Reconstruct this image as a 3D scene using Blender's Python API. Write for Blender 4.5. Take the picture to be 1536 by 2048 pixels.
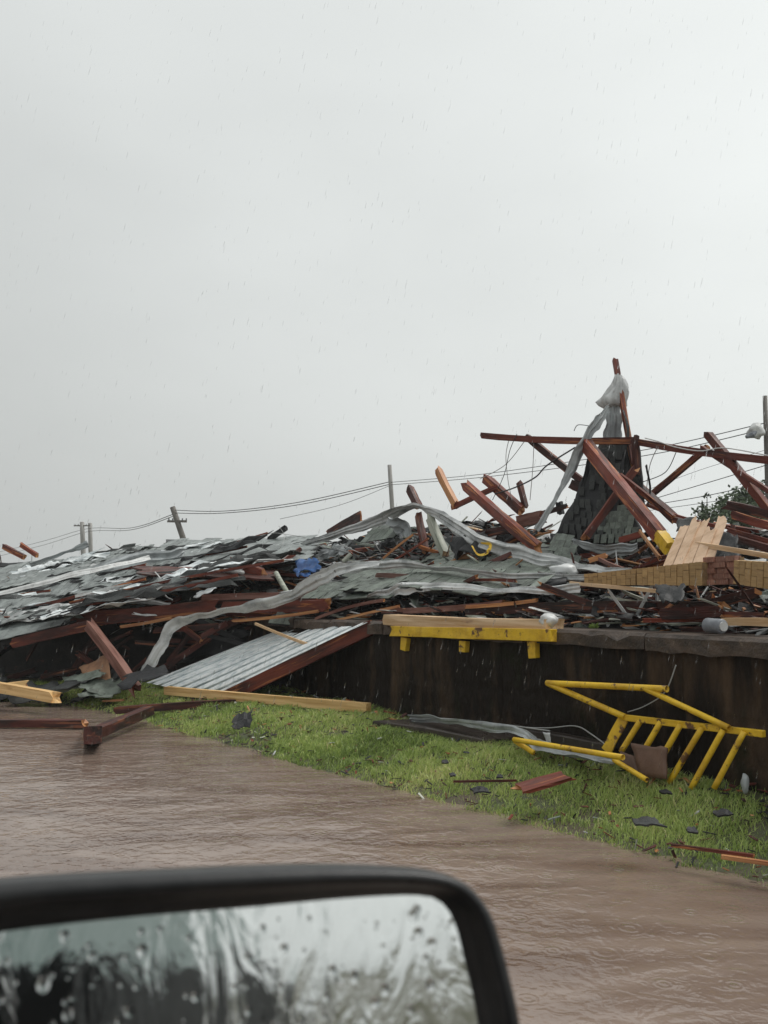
import bpy, bmesh, math, random
import numpy as np
from mathutils import Vector, Matrix, noise
R = math.radians
rnd = random.Random(7)
scene = bpy.context.scene
C = scene.collection
for o in list(bpy.data.objects): bpy.data.objects.remove(o)

# ---------------------------------------------------------------- camera
F = 1700.0; CX, CY = 768.0, 1024.0; HORIZON = 1200.0; EYE = 1.75
pitch = math.atan((HORIZON - CY) / F)
cd = bpy.data.cameras.new('camera'); cam = bpy.data.objects.new('camera', cd); C.objects.link(cam)
cd.sensor_fit = 'VERTICAL'; cd.sensor_height = 36.0; cd.sensor_width = 27.0; cd.lens = F / 2048 * 36
cd.clip_start = 0.02; cd.clip_end = 3000
cam.location = (0, 0, EYE); cam.rotation_euler = (R(90) + pitch, 0, 0)
cd.dof.use_dof = True; cd.dof.focus_distance = 10.5; cd.dof.aperture_fstop = 6.5
scene.camera = cam

# ---------------------------------------------------------------- overcast sky and sun
SUN_EL, SUN_AZ = R(58), R(70)          # azimuth measured from +Y towards +X
w = bpy.data.worlds.new('World'); scene.world = w; w.use_nodes = True
nt = w.node_tree; nt.nodes.clear()
def N(t, ty, **kw):
    n = t.nodes.new(ty)
    for k, v in kw.items(): setattr(n, k, v)
    return n
out = N(nt, 'ShaderNodeOutputWorld')
skyt = N(nt, 'ShaderNodeTexSky', sky_type='NISHITA', sun_disc=False)
skyt.sun_elevation = SUN_EL; skyt.sun_rotation = SUN_AZ; skyt.dust_density = 6; skyt.air_density = 2
b1 = N(nt, 'ShaderNodeBackground'); b1.inputs['Strength'].default_value = 0.05
nt.links.new(skyt.outputs[0], b1.inputs['Color'])
tc = N(nt, 'ShaderNodeTexCoord'); sep = N(nt, 'ShaderNodeSeparateXYZ')
nt.links.new(tc.outputs['Generated'], sep.inputs[0])
# overcast luminance: dimmer at the horizon, brighter towards the zenith
mr = N(nt, 'ShaderNodeMapRange'); mr.inputs['From Min'].default_value = -0.02; mr.inputs['From Max'].default_value = 1.0
mr.inputs['To Min'].default_value = 0.575; mr.inputs['To Max'].default_value = 0.82
nt.links.new(sep.outputs['Z'], mr.inputs['Value'])
# the cloud deck is thinner on the sun's side
mx = N(nt, 'ShaderNodeMath', operation='MULTIPLY_ADD'); mx.inputs[1].default_value = 0.24
nt.links.new(sep.outputs['X'], mx.inputs[0]); nt.links.new(mr.outputs[0], mx.inputs[2])
cn = N(nt, 'ShaderNodeTexNoise'); cn.inputs['Scale'].default_value = 1.6; cn.inputs['Detail'].default_value = 4
cmap = N(nt, 'ShaderNodeMapping'); cmap.inputs['Scale'].default_value = (1, 1, 2.2)
nt.links.new(tc.outputs['Generated'], cmap.inputs[0]); nt.links.new(cmap.outputs[0], cn.inputs['Vector'])
cm = N(nt, 'ShaderNodeMapRange'); cm.inputs['From Min'].default_value = 0.3; cm.inputs['From Max'].default_value = 0.7
cm.inputs['To Min'].default_value = 0.93; cm.inputs['To Max'].default_value = 1.07
nt.links.new(cn.outputs['Fac'], cm.inputs['Value'])
mm = N(nt, 'ShaderNodeMath', operation='MULTIPLY'); nt.links.new(mx.outputs[0], mm.inputs[0]); nt.links.new(cm.outputs[0], mm.inputs[1])
b2 = N(nt, 'ShaderNodeBackground'); b2.inputs['Color'].default_value = (0.965, 1.0, 0.985, 1)
nt.links.new(mm.outputs[0], b2.inputs['Strength'])
mxs = N(nt, 'ShaderNodeMixShader'); mxs.inputs[0].default_value = 0.94
nt.links.new(b1.outputs[0], mxs.inputs[1]); nt.links.new(b2.outputs[0], mxs.inputs[2]); nt.links.new(mxs.outputs[0], out.inputs[0])
sd = bpy.data.lights.new('sun', 'SUN'); sd.energy = 1.4; sd.angle = R(25); sd.color = (1, 0.97, 0.93)
sun = bpy.data.objects.new('sun', sd); C.objects.link(sun)
sdir = Vector((math.sin(SUN_AZ) * math.cos(SUN_EL), math.cos(SUN_AZ) * math.cos(SUN_EL), math.sin(SUN_EL)))
sun.rotation_euler = sdir.to_track_quat('Z', 'Y').to_euler(); sun.location = (5, -5, 20)
vs = scene.view_settings
vs.view_transform = 'Standard'; vs.look = 'None'; vs.gamma = 1; vs.exposure = 0.22; vs.use_curve_mapping = False

# ---------------------------------------------------------------- surveying helpers
fw = Vector((0, math.cos(pitch), math.sin(pitch))); upv = Vector((0, -math.sin(pitch), math.cos(pitch)))
EYEP = Vector((0, 0, EYE))
def ray(px, py):
    d = fw + Vector((1, 0, 0)) * ((px - CX) / F) + upv * ((CY - py) / F)
    return d / d.y
def P(px, py, Y): return EYEP + ray(px, py) * Y
def G(px, py, z):
    d = ray(px, py); return EYEP + d * ((z - EYE) / d.z)
W0 = G(1536, 1590, 0.25); W1 = G(750, 1420, 0.25)
UD = (W1 - W0); UD.z = 0; UD.normalize(); VD = Vector((UD.y, -UD.x, 0))
if VD.y < 0: VD = -VD
DOCK = 1.45
def wall_depth(px):
    x = (px - CX) / F
    return (W0.x * VD.x + W0.y * VD.y) / (x * VD.x + VD.y)
def b(px):
    if px >= 600: return wall_depth(px)
    return wall_depth(600) + (600 - px) / 600 * 2.2
def Q(px, py, o=0.0): return P(px, py, b(px) + o)      # o = metres behind the front of the wreck
def S(px, o=0.0): return (b(px) + o) / F               # metres per photo pixel there
def uv(u, v, z): return Vector((W0.x, W0.y, 0)) + UD * u + VD * v + Vector((0, 0, z))
def lerp_tab(tab, x):
    if x <= tab[0][0]: return tab[0][1]
    for (a, p), (c, q) in zip(tab, tab[1:]):
        if x <= c: return p + (q - p) * (x - a) / (c - a)
    return tab[-1][1]

# ---------------------------------------------------------------- materials
MATS = {}
def mat(name, col, rough=0.5, col2=None, scale=(4, 4, 4), lo=0.42, hi=0.62, col3=None, s3=(9, 9, 9), lo3=0.55, hi3=0.7,
        bump=0.0, bscale=(20, 20, 20), metallic=0.0, tint=0.0, spec=0.5, coords='Object', detail=6, rough2=None, translucent=False):
    m = bpy.data.materials.new(name); m.use_nodes = True; t = m.node_tree
    bs = t.nodes['Principled BSDF']; bs.inputs['Roughness'].default_value = rough; bs.inputs['Metallic'].default_value = metallic
    bs.inputs['Specular IOR Level'].default_value = spec
    tcx = N(t, 'ShaderNodeTexCoord'); oi = N(t, 'ShaderNodeObjectInfo')
    add = N(t, 'ShaderNodeVectorMath', operation='ADD')
    sc = N(t, 'ShaderNodeVectorMath', operation='SCALE'); sc.inputs['Scale'].default_value = 37.0
    cmb = N(t, 'ShaderNodeCombineXYZ')
    for i in range(3): t.links.new(oi.outputs['Random'], cmb.inputs[i])
    t.links.new(cmb.outputs[0], sc.inputs[0]); t.links.new(tcx.outputs[coords], add.inputs[0]); t.links.new(sc.outputs[0], add.inputs[1])
    def nz(s, d=detail):
        mp = N(t, 'ShaderNodeMapping'); mp.inputs['Scale'].default_value = s
        t.links.new(add.outputs[0], mp.inputs[0])
        n = N(t, 'ShaderNodeTexNoise'); n.inputs['Scale'].default_value = 1; n.inputs['Detail'].default_value = d; n.inputs['Roughness'].default_value = 0.62
        t.links.new(mp.outputs[0], n.inputs['Vector']); return n.outputs['Fac']
    def ramp(src, a, c):
        r = N(t, 'ShaderNodeMapRange'); r.inputs['From Min'].default_value = a; r.inputs['From Max'].default_value = c
        t.links.new(src, r.inputs['Value']); return r.outputs[0]
    rgb = N(t, 'ShaderNodeRGB'); rgb.outputs[0].default_value = (*col, 1); cur = rgb.outputs[0]
    def mixc(cur, f, c):
        x = N(t, 'ShaderNodeMix', data_type='RGBA'); t.links.new(f, x.inputs['Factor']); t.links.new(cur, x.inputs['A'])
        if isinstance(c, tuple): x.inputs['B'].default_value = (*c, 1)
        else: t.links.new(c, x.inputs['B'])
        return x.outputs['Result']
    f2 = None
    if col2: f2 = ramp(nz(scale), lo, hi); cur = mixc(cur, f2, col2)
    if col3: cur = mixc(cur, ramp(nz(s3), lo3, hi3), col3)
    if tint:
        hs = N(t, 'ShaderNodeHueSaturation'); t.links.new(cur, hs.inputs['Color'])
        r = N(t, 'ShaderNodeMapRange'); r.inputs['To Min'].default_value = 1 - tint; r.inputs['To Max'].default_value = 1 + tint
        t.links.new(oi.outputs['Random'], r.inputs['Value']); t.links.new(r.outputs[0], hs.inputs['Value']); cur = hs.outputs[0]
    t.links.new(cur, bs.inputs['Base Color'])
    if rough2 is not None:
        r = N(t, 'ShaderNodeMapRange'); r.inputs['From Min'].default_value = 0.35; r.inputs['From Max'].default_value = 0.65
        r.inputs['To Min'].default_value = rough; r.inputs['To Max'].default_value = rough2
        t.links.new(nz((3, 3, 3), 3), r.inputs['Value']); t.links.new(r.outputs[0], bs.inputs['Roughness'])
    if bump:
        bp = N(t, 'ShaderNodeBump'); bp.inputs['Strength'].default_value = bump; bp.inputs['Distance'].default_value = 0.02
        t.links.new(nz(bscale), bp.inputs['Height']); t.links.new(bp.outputs[0], bs.inputs['Normal'])
    MATS[name] = m
    return m
GR = (1.2, 28, 28)
mat('red_wood', (0.175, 0.036, 0.019), 0.38, (0.055, 0.014, 0.010), (1.1, 6, 6), .44, .62, (0.40, 0.14, 0.045), (0.9, 16, 16), .57, .62, .7, GR, tint=.35, rough2=.65, spec=.35)
mat('dark_red_wood', (0.080, 0.020, 0.014), 0.42, (0.022, 0.010, 0.008), (1.1, 6, 6), .42, .58, (0.20, 0.068, 0.034), (1.0, 14, 14), .57, .63, .7, GR, tint=.35, rough2=.7, spec=.35)
mat('raw_wood', (0.50, 0.24, 0.09), 0.5, (0.30, 0.11, 0.04), (1.5, 20, 20), .4, .6, bump=.5, bscale=GR, tint=.2)
mat('pine_wood', (0.72, 0.51, 0.31), 0.42, (0.50, 0.30, 0.14), (0.8, 16, 16), .42, .66, (0.36, 0.21, 0.11), (2, 7, 7), .64, .74, .25, GR, tint=.08)
mat('golden_wood', (0.80, 0.53, 0.24), 0.42, (0.50, 0.27, 0.085), (0.8, 16, 16), .42, .66, (0.36, 0.18, 0.06), (2, 7, 7), .64, .74, .25, GR, tint=.05)
mat('pale_wood', (0.42, 0.43, 0.36), 0.5, (0.22, 0.24, 0.19), (1.2, 12, 12), .42, .62, bump=.3, bscale=GR, tint=.2)
mat('pink_board', (0.235, 0.115, 0.088), 0.42, (0.11, 0.036, 0.024), (1.2, 9, 9), .42, .6, bump=.5, bscale=GR, tint=.2, spec=.35)
mat('yellow_paint', (0.80, 0.51, 0.022), 0.32, (0.56, 0.32, 0.015), (5, 5, 5), .45, .68, (0.15, 0.07, 0.025), (7, 7, 7), .595, .64, .35, (22, 22, 22), rough2=.6)
mat('membrane', (0.54, 0.55, 0.545), 0.27, (0.26, 0.27, 0.27), (2.6, 2.6, 2.6), .46, .66, (0.13, 0.12, 0.11), (7, 7, 7), .64, .72, .35, (10, 10, 26), tint=.15)
mat('grey_tarp', (0.36, 0.385, 0.39), 0.4, (0.19, 0.20, 0.205), (3, 3, 3), .45, .65, bump=.3, bscale=(12, 12, 12), tint=.1)
mat('tar_paper', (0.017, 0.0175, 0.019), 0.5, (0.035, 0.035, 0.035), (3, 3, 3), .5, .7, bump=.7, bscale=(14, 14, 14), tint=.3, spec=.3)
mat('shingle_green', (0.175, 0.205, 0.172), 0.42, (0.085, 0.098, 0.08), (6, 6, 6), .42, .62, (0.30, 0.32, 0.29), (60, 60, 60), .6, .7, .6, (90, 90, 90), tint=.32)
mat('shingle_grey', (0.25, 0.275, 0.265), 0.34, (0.12, 0.135, 0.13), (3, 3, 3), .42, .62, (0.40, 0.43, 0.42), (60, 60, 60), .6, .7, .6, (90, 90, 90), tint=.22)
mat('shingle_dark', (0.030, 0.034, 0.032), 0.5, (0.015, 0.016, 0.016), (5, 5, 5), .42, .62, (0.07, 0.076, 0.07), (60, 60, 60), .6, .7, .6, (90, 90, 90), tint=.4)
mat('tan_brick', (0.47, 0.30, 0.125), 0.55, (0.36, 0.215, 0.085), (8, 8, 8), .42, .64, (0.18, 0.10, 0.05), (12, 12, 12), .68, .76, .4, (40, 40, 40), tint=.12)
mat('red_brick', (0.30, 0.125, 0.085), 0.6, (0.42, 0.22, 0.15), (14, 14, 14), .45, .62, (0.42, 0.38, 0.34), (16, 16, 16), .64, .72, .7, (40, 40, 40), tint=.3)
mat('mortar', (0.36, 0.235, 0.11), 0.8, (0.24, 0.15, 0.07), (12, 12, 12), bump=.6, bscale=(60, 60, 60))
mat('galvanised', (0.84, 0.87, 0.87), 0.30, (0.50, 0.56, 0.58), (2, 14, 14), .45, .65, (0.30, 0.30, 0.29), (4, 9, 9), .68, .78, .1, (30, 30, 30), metallic=.1)
mat('concrete_wet', (0.018, 0.0135, 0.0105), 0.5, (0.082, 0.053, 0.033), (2.2, 2.2, 0.5), .49, .66, (0.020, 0.022, 0.011), (2.2, 2.2, 1.6), .56, .70, 1.0, (16, 16, 8), rough2=.8, spec=.09)
mat('cap_concrete', (0.085, 0.058, 0.041), 0.42, (0.036, 0.025, 0.018), (4, 4, 8), .40, .60, (0.19, 0.145, 0.10), (10, 10, 14), .62, .72, .8, (24, 24, 24), tint=.18, rough2=.65)
mat('slab_concrete', (0.072, 0.056, 0.047), 0.22, (0.045, 0.033, 0.027), (3, 3, 3), .42, .62, bump=.25, bscale=(20, 20, 20), tint=.1, rough2=.5)
mat('cardboard', (0.30, 0.16, 0.085), 0.7, (0.20, 0.10, 0.055), (5, 5, 5), .42, .65, bump=.2, bscale=(20, 20, 20), tint=.1)
mat('wet_cardboard', (0.155, 0.085, 0.056), 0.6, (0.11, 0.058, 0.038), (5, 5, 5), .42, .65, bump=.2, bscale=(20, 20, 20), tint=.1)
mat('siding', (0.70, 0.49, 0.33), 0.55, (0.53, 0.345, 0.21), (2, 9, 9), .42, .65, (0.33, 0.19, 0.10), (5, 5, 5), .68, .76, .3, (4, 40, 40))
mat('blue_tarp', (0.02, 0.10, 0.30), 0.4, (0.012, 0.05, 0.17), (6, 6, 6), bump=.2)
mat('white_scrap', (0.66, 0.67, 0.66), 0.45, (0.50, 0.50, 0.49), (8, 8, 8), bump=.3)
mat('grey_plastic', (0.22, 0.235, 0.26), 0.4, (0.15, 0.16, 0.18), (8, 8, 8))
mat('cable_black', (0.03, 0.03, 0.032), 0.5)
mat('cable_pale', (0.40, 0.40, 0.39), 0.5)
mat('pole_wood', (0.15, 0.135, 0.12), 0.7, (0.10, 0.09, 0.08), (6, 6, 1), bump=.4)
mat('pole_concrete', (0.34, 0.33, 0.31), 0.7, (0.25, 0.24, 0.225), (6, 6, 1), bump=.3)
mat('rubble_void_shade', (0.015, 0.013, 0.012), 0.6, (0.035, 0.027, 0.022), (3, 3, 3), .48, .68, (0.10, 0.036, 0.024), (2.5, 2.5, 6), .62, .70, .9, (9, 9, 9))  # near-black base paints the shade of the voids into the rubble
mat('leaf', (0.10, 0.14, 0.07), 0.5, (0.07, 0.10, 0.05), (1.2, 1.2, 1.2), tint=.2)
mat('bark', (0.08, 0.06, 0.045), 0.8, bump=.6)
mat('black_plastic', (0.012, 0.0125, 0.0135), 0.36, (0.02, 0.02, 0.021), (30, 30, 30), bump=.06, bscale=(160, 160, 160), spec=.45)
mat('car_paint', (0.012, 0.013, 0.014), 0.6, spec=.15)
mat('soil', (0.075, 0.055, 0.035), 0.7, (0.05, 0.062, 0.022), (2, 2, 2), .4, .6, bump=.6, bscale=(12, 12, 12))

# ---------------------------------------------------------------- object helpers
WM = {}
def me_from(name, V, Fc, mats, mi=None, smooth=False):
    me = bpy.data.meshes.new(name); me.from_pydata([tuple(v) for v in V], [], Fc)
    for m in (mats if isinstance(mats, (list, tuple)) else [mats]): me.materials.append(MATS[m])
    if mi: me.polygons.foreach_set('material_index', mi)
    if smooth: me.polygons.foreach_set('use_smooth', [True] * len(me.polygons))
    me.update(); return me
def put(name, me, M=None, parent=None, label=None, cat=None, group=None, kind=None):
    o = bpy.data.objects.new(name, me); C.objects.link(o); M = M or Matrix()
    if parent:
        o.parent = parent; o.matrix_parent_inverse = WM[parent.name].inverted()
    o.matrix_basis = M; WM[o.name] = M.copy()
    if label: o['label'] = label
    if cat: o['category'] = cat
    if group: o['group'] = group
    if kind: o['kind'] = kind
    return o
def mk(name, V, Fc, mats, mi=None, smooth=False, **kw):
    V = [Vector(v) for v in V]
    c = Vector((sum(v.x for v in V) / len(V), sum(v.y for v in V) / len(V), min(v.z for v in V)))
    return put(name, me_from(name, [v - c for v in V], Fc, mats, mi, smooth), Matrix.Translation(c), **kw)
def thing(name, loc, label, cat, group=None):
    return put(name, None, Matrix.Translation(loc), None, label, cat, group)
def frame(p0, p1, hint=Vector((0, 0, 1))):
    x = (p1 - p0).normalized(); y = hint.cross(x)
    if y.length < 1e-3: y = Vector((0, 1, 0)).cross(x)
    y.normalize(); z = x.cross(y)
    M = Matrix((x, y, z)).transposed().to_4x4(); M.translation = p0
    return M
def beam_mesh(L, wd, ht, mats, splinter=(0.6, 0.6), bend=0.0, seg=6, rough=0.06, r=None):
    """a board along local X; both ends broken into uneven splinters; slot 0 sides, slot 1 broken ends"""
    r = r or rnd
    # cross-section points round the perimeter (8 points) so ends can splinter
    sec = [(-.5, -.5), (0, -.5), (.5, -.5), (.5, 0), (.5, .5), (0, .5), (-.5, .5), (-.5, 0)]
    V, Fc, mi = [], [], []
    ph = r.uniform(0, 6); lim = .8 * L / seg / max(wd, ht); splinter = tuple(min(q, lim) for q in splinter)
    xs = [i / seg for i in range(seg + 1)]
    for i, t in enumerate(xs):
        bz = bend * math.sin(math.pi * t) * L; by = bend * .08 * math.sin(math.pi * t * 1.3 + ph) * L
        for (y, z) in sec:
            x = t * L
            if i == 0: x += r.uniform(0, splinter[0]) * max(wd, ht)
            if i == seg: x -= r.uniform(0, splinter[1]) * max(wd, ht)
            k = 1 + r.uniform(-rough, rough)
            V.append((x, y * wd * k + by, z * ht * k + bz))
    for i in range(seg):
        for j in range(8):
            a = i * 8 + j; c = i * 8 + (j + 1) % 8
            Fc.append((a, c, c + 8, a + 8)); mi.append(0)
    for base, fl in ((0, True), (seg * 8, False)):
        V.append(tuple(np.mean(np.array(V[base:base + 8]), axis=0) + np.array([(.25 if fl else -.25) * max(wd, ht) * max(splinter), 0, 0])))
        k = len(V) - 1
        for j in range(8):
            a = base + j; c = base + (j + 1) % 8
            Fc.append((k, c, a) if fl else (k, a, c)); mi.append(1)
    return me_from('board', V, Fc, mats, mi)
def beam(name, label, cat, p0, p1, wd, ht, m='red_wood', m2='raw_wood', spl=(.6, .6), bend=0.0, group=None, parent=None, roll=0.0, seg=6, kind=None):
    M = frame(p0, p1)
    if roll: M = M @ Matrix.Rotation(roll, 4, 'X')
    return put(name, beam_mesh((p1 - p0).length, wd, ht, [m, m2], spl, bend, seg), M, parent, label, cat, group, kind)
def catmull(pts, n):
    pts = [np.array(p, float) for p in pts]; out = []
    k = len(pts) - 1
    for i in range(n + 1):
        f = i / n * k; s = min(int(f), k - 1); t = f - s
        p0 = pts[max(s - 1, 0)]; p1 = pts[s]; p2 = pts[s + 1]; p3 = pts[min(s + 2, k)]
        out.append(.5 * ((2 * p1) + (-p0 + p2) * t + (2 * p0 - 5 * p1 + 4 * p2 - p3) * t * t + (-p0 + 3 * p1 - 3 * p2 + p3) * t ** 3))
    return out
def tube(path, r, sides=8, cap=True):
    """vertices and faces of a tube through a list of points"""
    V, Fc = [], []
    n = len(path)
    for i, p in enumerate(path):
        d = (path[min(i + 1, n - 1)] - path[max(i - 1, 0)]).normalized()
        a = d.cross(Vector((0, 0, 1)))
        if a.length < .05: a = d.cross(Vector((0, 1, 0)))
        a.normalize(); c = d.cross(a)
        rr = r[i] if isinstance(r, (list, tuple)) else r
        for j in range(sides):
            th = 2 * math.pi * j / sides; V.append(p + a * math.cos(th) * rr + c * math.sin(th) * rr)
    for i in range(n - 1):
        for j in range(sides):
            a = i * sides + j; c = i * sides + (j + 1) % sides
            Fc.append((a, c, c + sides, a + sides))
    if cap: Fc.append(tuple(range(sides - 1, -1, -1))); Fc.append(tuple(range((n - 1) * sides, n * sides)))
    return V, Fc
def cable(name, label, pts, rad, m='cable_black', n=24, group=None, parent=None, cat='cable'):
    path = [Vector(p) for p in catmull(pts, n)]
    V, Fc = tube(path, rad, 6)
    return mk(name, V, Fc, m, smooth=True, label=label, cat=cat, group=group, parent=parent)
def ribbon(name, label, cat, pts, m='membrane', folds=3, amp=.35, n=70, k=14, group=None, seed=1, ragged=.25):
    """a long torn strip of cloth or roofing membrane; pts = (px, py, offset, width in px); folds run along it"""
    r = random.Random(seed)
    ctr = catmull([(*Q(p[0], p[1], p[2]), p[3] * S(p[0], p[2])) for p in pts], n)
    V, Fc = [], []
    ph = r.uniform(0, 9)
    for i, c in enumerate(ctr):
        p = Vector(c[:3]); q0 = Vector(ctr[max(i - 1, 0)][:3]); q1 = Vector(ctr[min(i + 1, n)][:3])
        d = (q1 - q0).normalized(); v = (p - EYEP).normalized()
        a = d.cross(v).normalized(); nn = a.cross(d).normalized()
        tw = 1.5 * math.sin(i * .055 + ph) + .5 * math.sin(i * .17 + ph * 2)
        a2 = a * math.cos(tw * .6) + nn * math.sin(tw * .6); n2 = a2.cross(d)
        wd = c[3] * .74 * (1 + .42 * noise.noise(Vector((i * .07, seed * 3.3, 0))) + .14 * noise.noise(Vector((i * .31, seed * 1.3, 5))))
        for j in range(k + 1):
            s = j / k - .5
            e = 0
            if j in (0, k): e = ragged * .30 * noise.noise(Vector((i * .45, j, seed)))
            w_ = s * folds + .35 * math.sin(i * .06 + ph) + .25 * noise.noise(Vector((i * .09, s * 2, seed * 2.1)))
            f = (abs(((w_ + ph) % 1) - .5) * 4 - 1) * amp * .45 * (.6 + .6 * noise.noise(Vector((i * .05, 2, seed * 4.4))))
            f += noise.noise(Vector((i * .10, s * 3.0, seed * 5.7))) * amp * .8
            V.append(p + a2 * (s + e) * wd + n2 * f * wd * .8 + Vector((0, 0, .25 * wd * noise.noise(Vector((i * .16, seed * 7.1, 1))))))
    for i in range(n):
        for j in range(k):
            a = i * (k + 1) + j; Fc.append((a, a + 1, a + k + 2, a + k + 1))
    o = mk(name, V, Fc, m, smooth=False, label=label, cat=cat, group=group)
    sm = o.modifiers.new('thickness', 'SOLIDIFY'); sm.thickness = .004; sm.offset = 0
    return o
def sheet(name, label, cat, cs, m, nu=10, nv=8, crumple=.05, freq=2.0, ragged=.06, th=.006, seed=0, group=None, parent=None, groove=0, gdepth=.012, smooth=True, jag_top=0):
    """a torn sheet between four corners (bl, br, tr, tl), crumpled, with uneven edges"""
    r = random.Random(seed); V, Fc = [], []
    bl, br, tr, tl = cs; nrm = (br - bl).cross(tl - bl).normalized(); size = ((br - bl).length + (tl - bl).length) / 2
    off = Vector((seed * 3.1, seed * 1.7, seed * .9))
    for j in range(nv + 1):
        for i in range(nu + 1):
            u, v = i / nu, j / nv
            uu = u + (r.uniform(-ragged, ragged) if i in (0, nu) else 0); vv = v + (r.uniform(-ragged, ragged) if j in (0, nv) else 0)
            if j == nv and jag_top: vv += r.uniform(-jag_top, 0)
            p = bl.lerp(br, uu).lerp(tl.lerp(tr, uu), vv)
            h = noise.noise(p * freq / max(size, .2) + off) + .5 * noise.noise(p * freq * 2.3 / max(size, .2) + off)
            p = p + nrm * h * crumple * size * 2
            if groove: p = p + nrm * gdepth * (1 if (i // 2) % 2 else -1) * groove
            V.append(p)
    for j in range(nv):
        for i in range(nu):
            a = j * (nu + 1) + i; Fc.append((a, a + 1, a + nu + 2, a + nu + 1))
    o = mk(name, V, Fc, m, smooth=smooth, label=label, cat=cat, group=group, parent=parent)
    sm = o.modifiers.new('thickness', 'SOLIDIFY'); sm.thickness = th; sm.offset = 0
    return o
def slab_mesh(name, sx, sy, sz, m, chip=.06, r=None):
    r = r or rnd
    V = []
    for z in (-.5, .5):
        for (x, y) in ((-.5, -.5), (0, -.5), (.5, -.5), (.5, .5), (0, .5), (-.5, .5)):
            V.append((x * sx * (1 + r.uniform(-chip, chip)), y * sy * (1 + r.uniform(-chip, chip)), z * sz))
    Fc = [(5, 4, 3, 2, 1, 0), (6, 7, 8, 9, 10, 11)] + [(i, (i + 1) % 6, (i + 1) % 6 + 6, i + 6) for i in range(6)]
    return me_from(name, V, Fc, m)
def roof_section(name, label, cs, nu, nv, m='shingle_grey', sag=.06, missing=.04, seed=0, deck='tar_paper', lift=.018, group=None):
    """a torn-off piece of roof: a deck and separate overlapping shingles; cs = bl, br, tr, tl with bl-br the eave"""
    r = random.Random(seed); bl, br, tr, tl = cs
    top = thing(name, (bl + br + tr + tl) / 4, label, 'roof', group)
    size = (br - bl).length; off = Vector((seed * 2.3, 0, seed))
    n0 = (br - bl).cross(tl - bl).normalized()
    if n0.dot(EYEP - bl) < 0: n0 = -n0
    def pt(u, v):
        p = bl.lerp(br, u).lerp(tl.lerp(tr, u), v)
        return p + n0 * sag * size * (noise.noise(p * .45 + off) + .45 * noise.noise(p * 1.3 + off))
    V, Fc = [], []; gu, gv = 14, 8
    for j in range(gv + 1):
        for i in range(gu + 1):
            e = r.uniform(-.02, .02)
            V.append(pt(i / gu + (e if i in (0, gu) else 0), j / gv + (e if j in (0, gv) else 0)) - n0 * .02)
    for j in range(gv):
        for i in range(gu):
            a = j * (gu + 1) + i; Fc.append((a, a + 1, a + gu + 2, a + gu + 1))
    d = mk('deck', V, Fc, deck, parent=top, smooth=True)
    sm = d.modifiers.new('thickness', 'SOLIDIFY'); sm.thickness = .03; sm.offset = 0
    su = ((br - bl).length + (tr - tl).length) / 2 / nu; sv = ((tl - bl).length + (tr - br).length) / 2 / nv
    meshes = [slab_mesh('shingle', su * .985, sv * 1.28, .012, m, .05, r) for _ in range(5)]
    for j in range(nv):
        for i in range(nu + (j % 2)):
            u = (i + .5 - .5 * (j % 2)) / nu; v = (j + .55) / nv
            if u <= .01 or u >= .99: continue
            if r.random() < missing or (min(u, 1 - u, v, 1 - v) < .08 and r.random() < .3): continue
            p = pt(u, v); x = (pt(min(u + .03, 1), v) - pt(max(u - .03, 0), v)).normalized(); yv = pt(u, min(v + .03, 1)) - pt(u, max(v - .03, 0))
            z = x.cross(yv).normalized()
            if z.dot(n0) < 0: x = -x; z = x.cross(yv).normalized()
            y = z.cross(x)
            M = Matrix((x, y, z)).transposed().to_4x4(); M.translation = p + z * (lift + r.uniform(0, .008))
            curl = r.uniform(0, .012) + (.16 * r.random() if r.random() < .05 else 0)
            M = M @ Matrix.Rotation(math.atan(.020 / sv) + curl, 4, 'X') @ Matrix.Rotation(r.uniform(-.025, .025), 4, 'Z')
            put('shingle', r.choice(meshes), M, top)
    return top
def box_vf(M, sx, sy, sz, bev=0):
    V = [M @ Vector((x * sx / 2, y * sy / 2, z * sz / 2)) for z in (-1, 1) for y in (-1, 1) for x in (-1, 1)]
    return V, [(0, 2, 3, 1), (4, 5, 7, 6), (0, 1, 5, 4), (2, 6, 7, 3), (0, 4, 6, 2), (1, 3, 7, 5)]
def bevel(o, w=.006, s=2):
    m = o.modifiers.new('bevel', 'BEVEL'); m.width = w; m.segments = s; m.limit_method = 'ANGLE'
def wad(name, label, cat, c, rx, ry, rz, m, seed, amp=.35, group=None, parent=None, sub=3, freq=2.2):
    """a crumpled lump of cloth or foam"""
    bm = bmesh.new(); bmesh.ops.create_icosphere(bm, subdivisions=sub, radius=1)
    V = []
    for v in bm.verts:
        q = v.co.copy(); o = Vector((seed * 1.3, seed * .7, 0))
        k = 1 + amp * noise.noise(q * freq * .6 + o) + amp * .6 * abs(noise.noise(q * freq * 1.8 + o))
        V.append(c + Vector((q.x * rx * k, q.y * ry * k, q.z * rz * k)))
    Fc = [tuple(v.index for v in f.verts) for f in bm.faces]; bm.free()
    return mk(name, V, Fc, m, smooth=True, label=label, cat=cat, group=group, parent=parent)

exec_order = []
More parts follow.
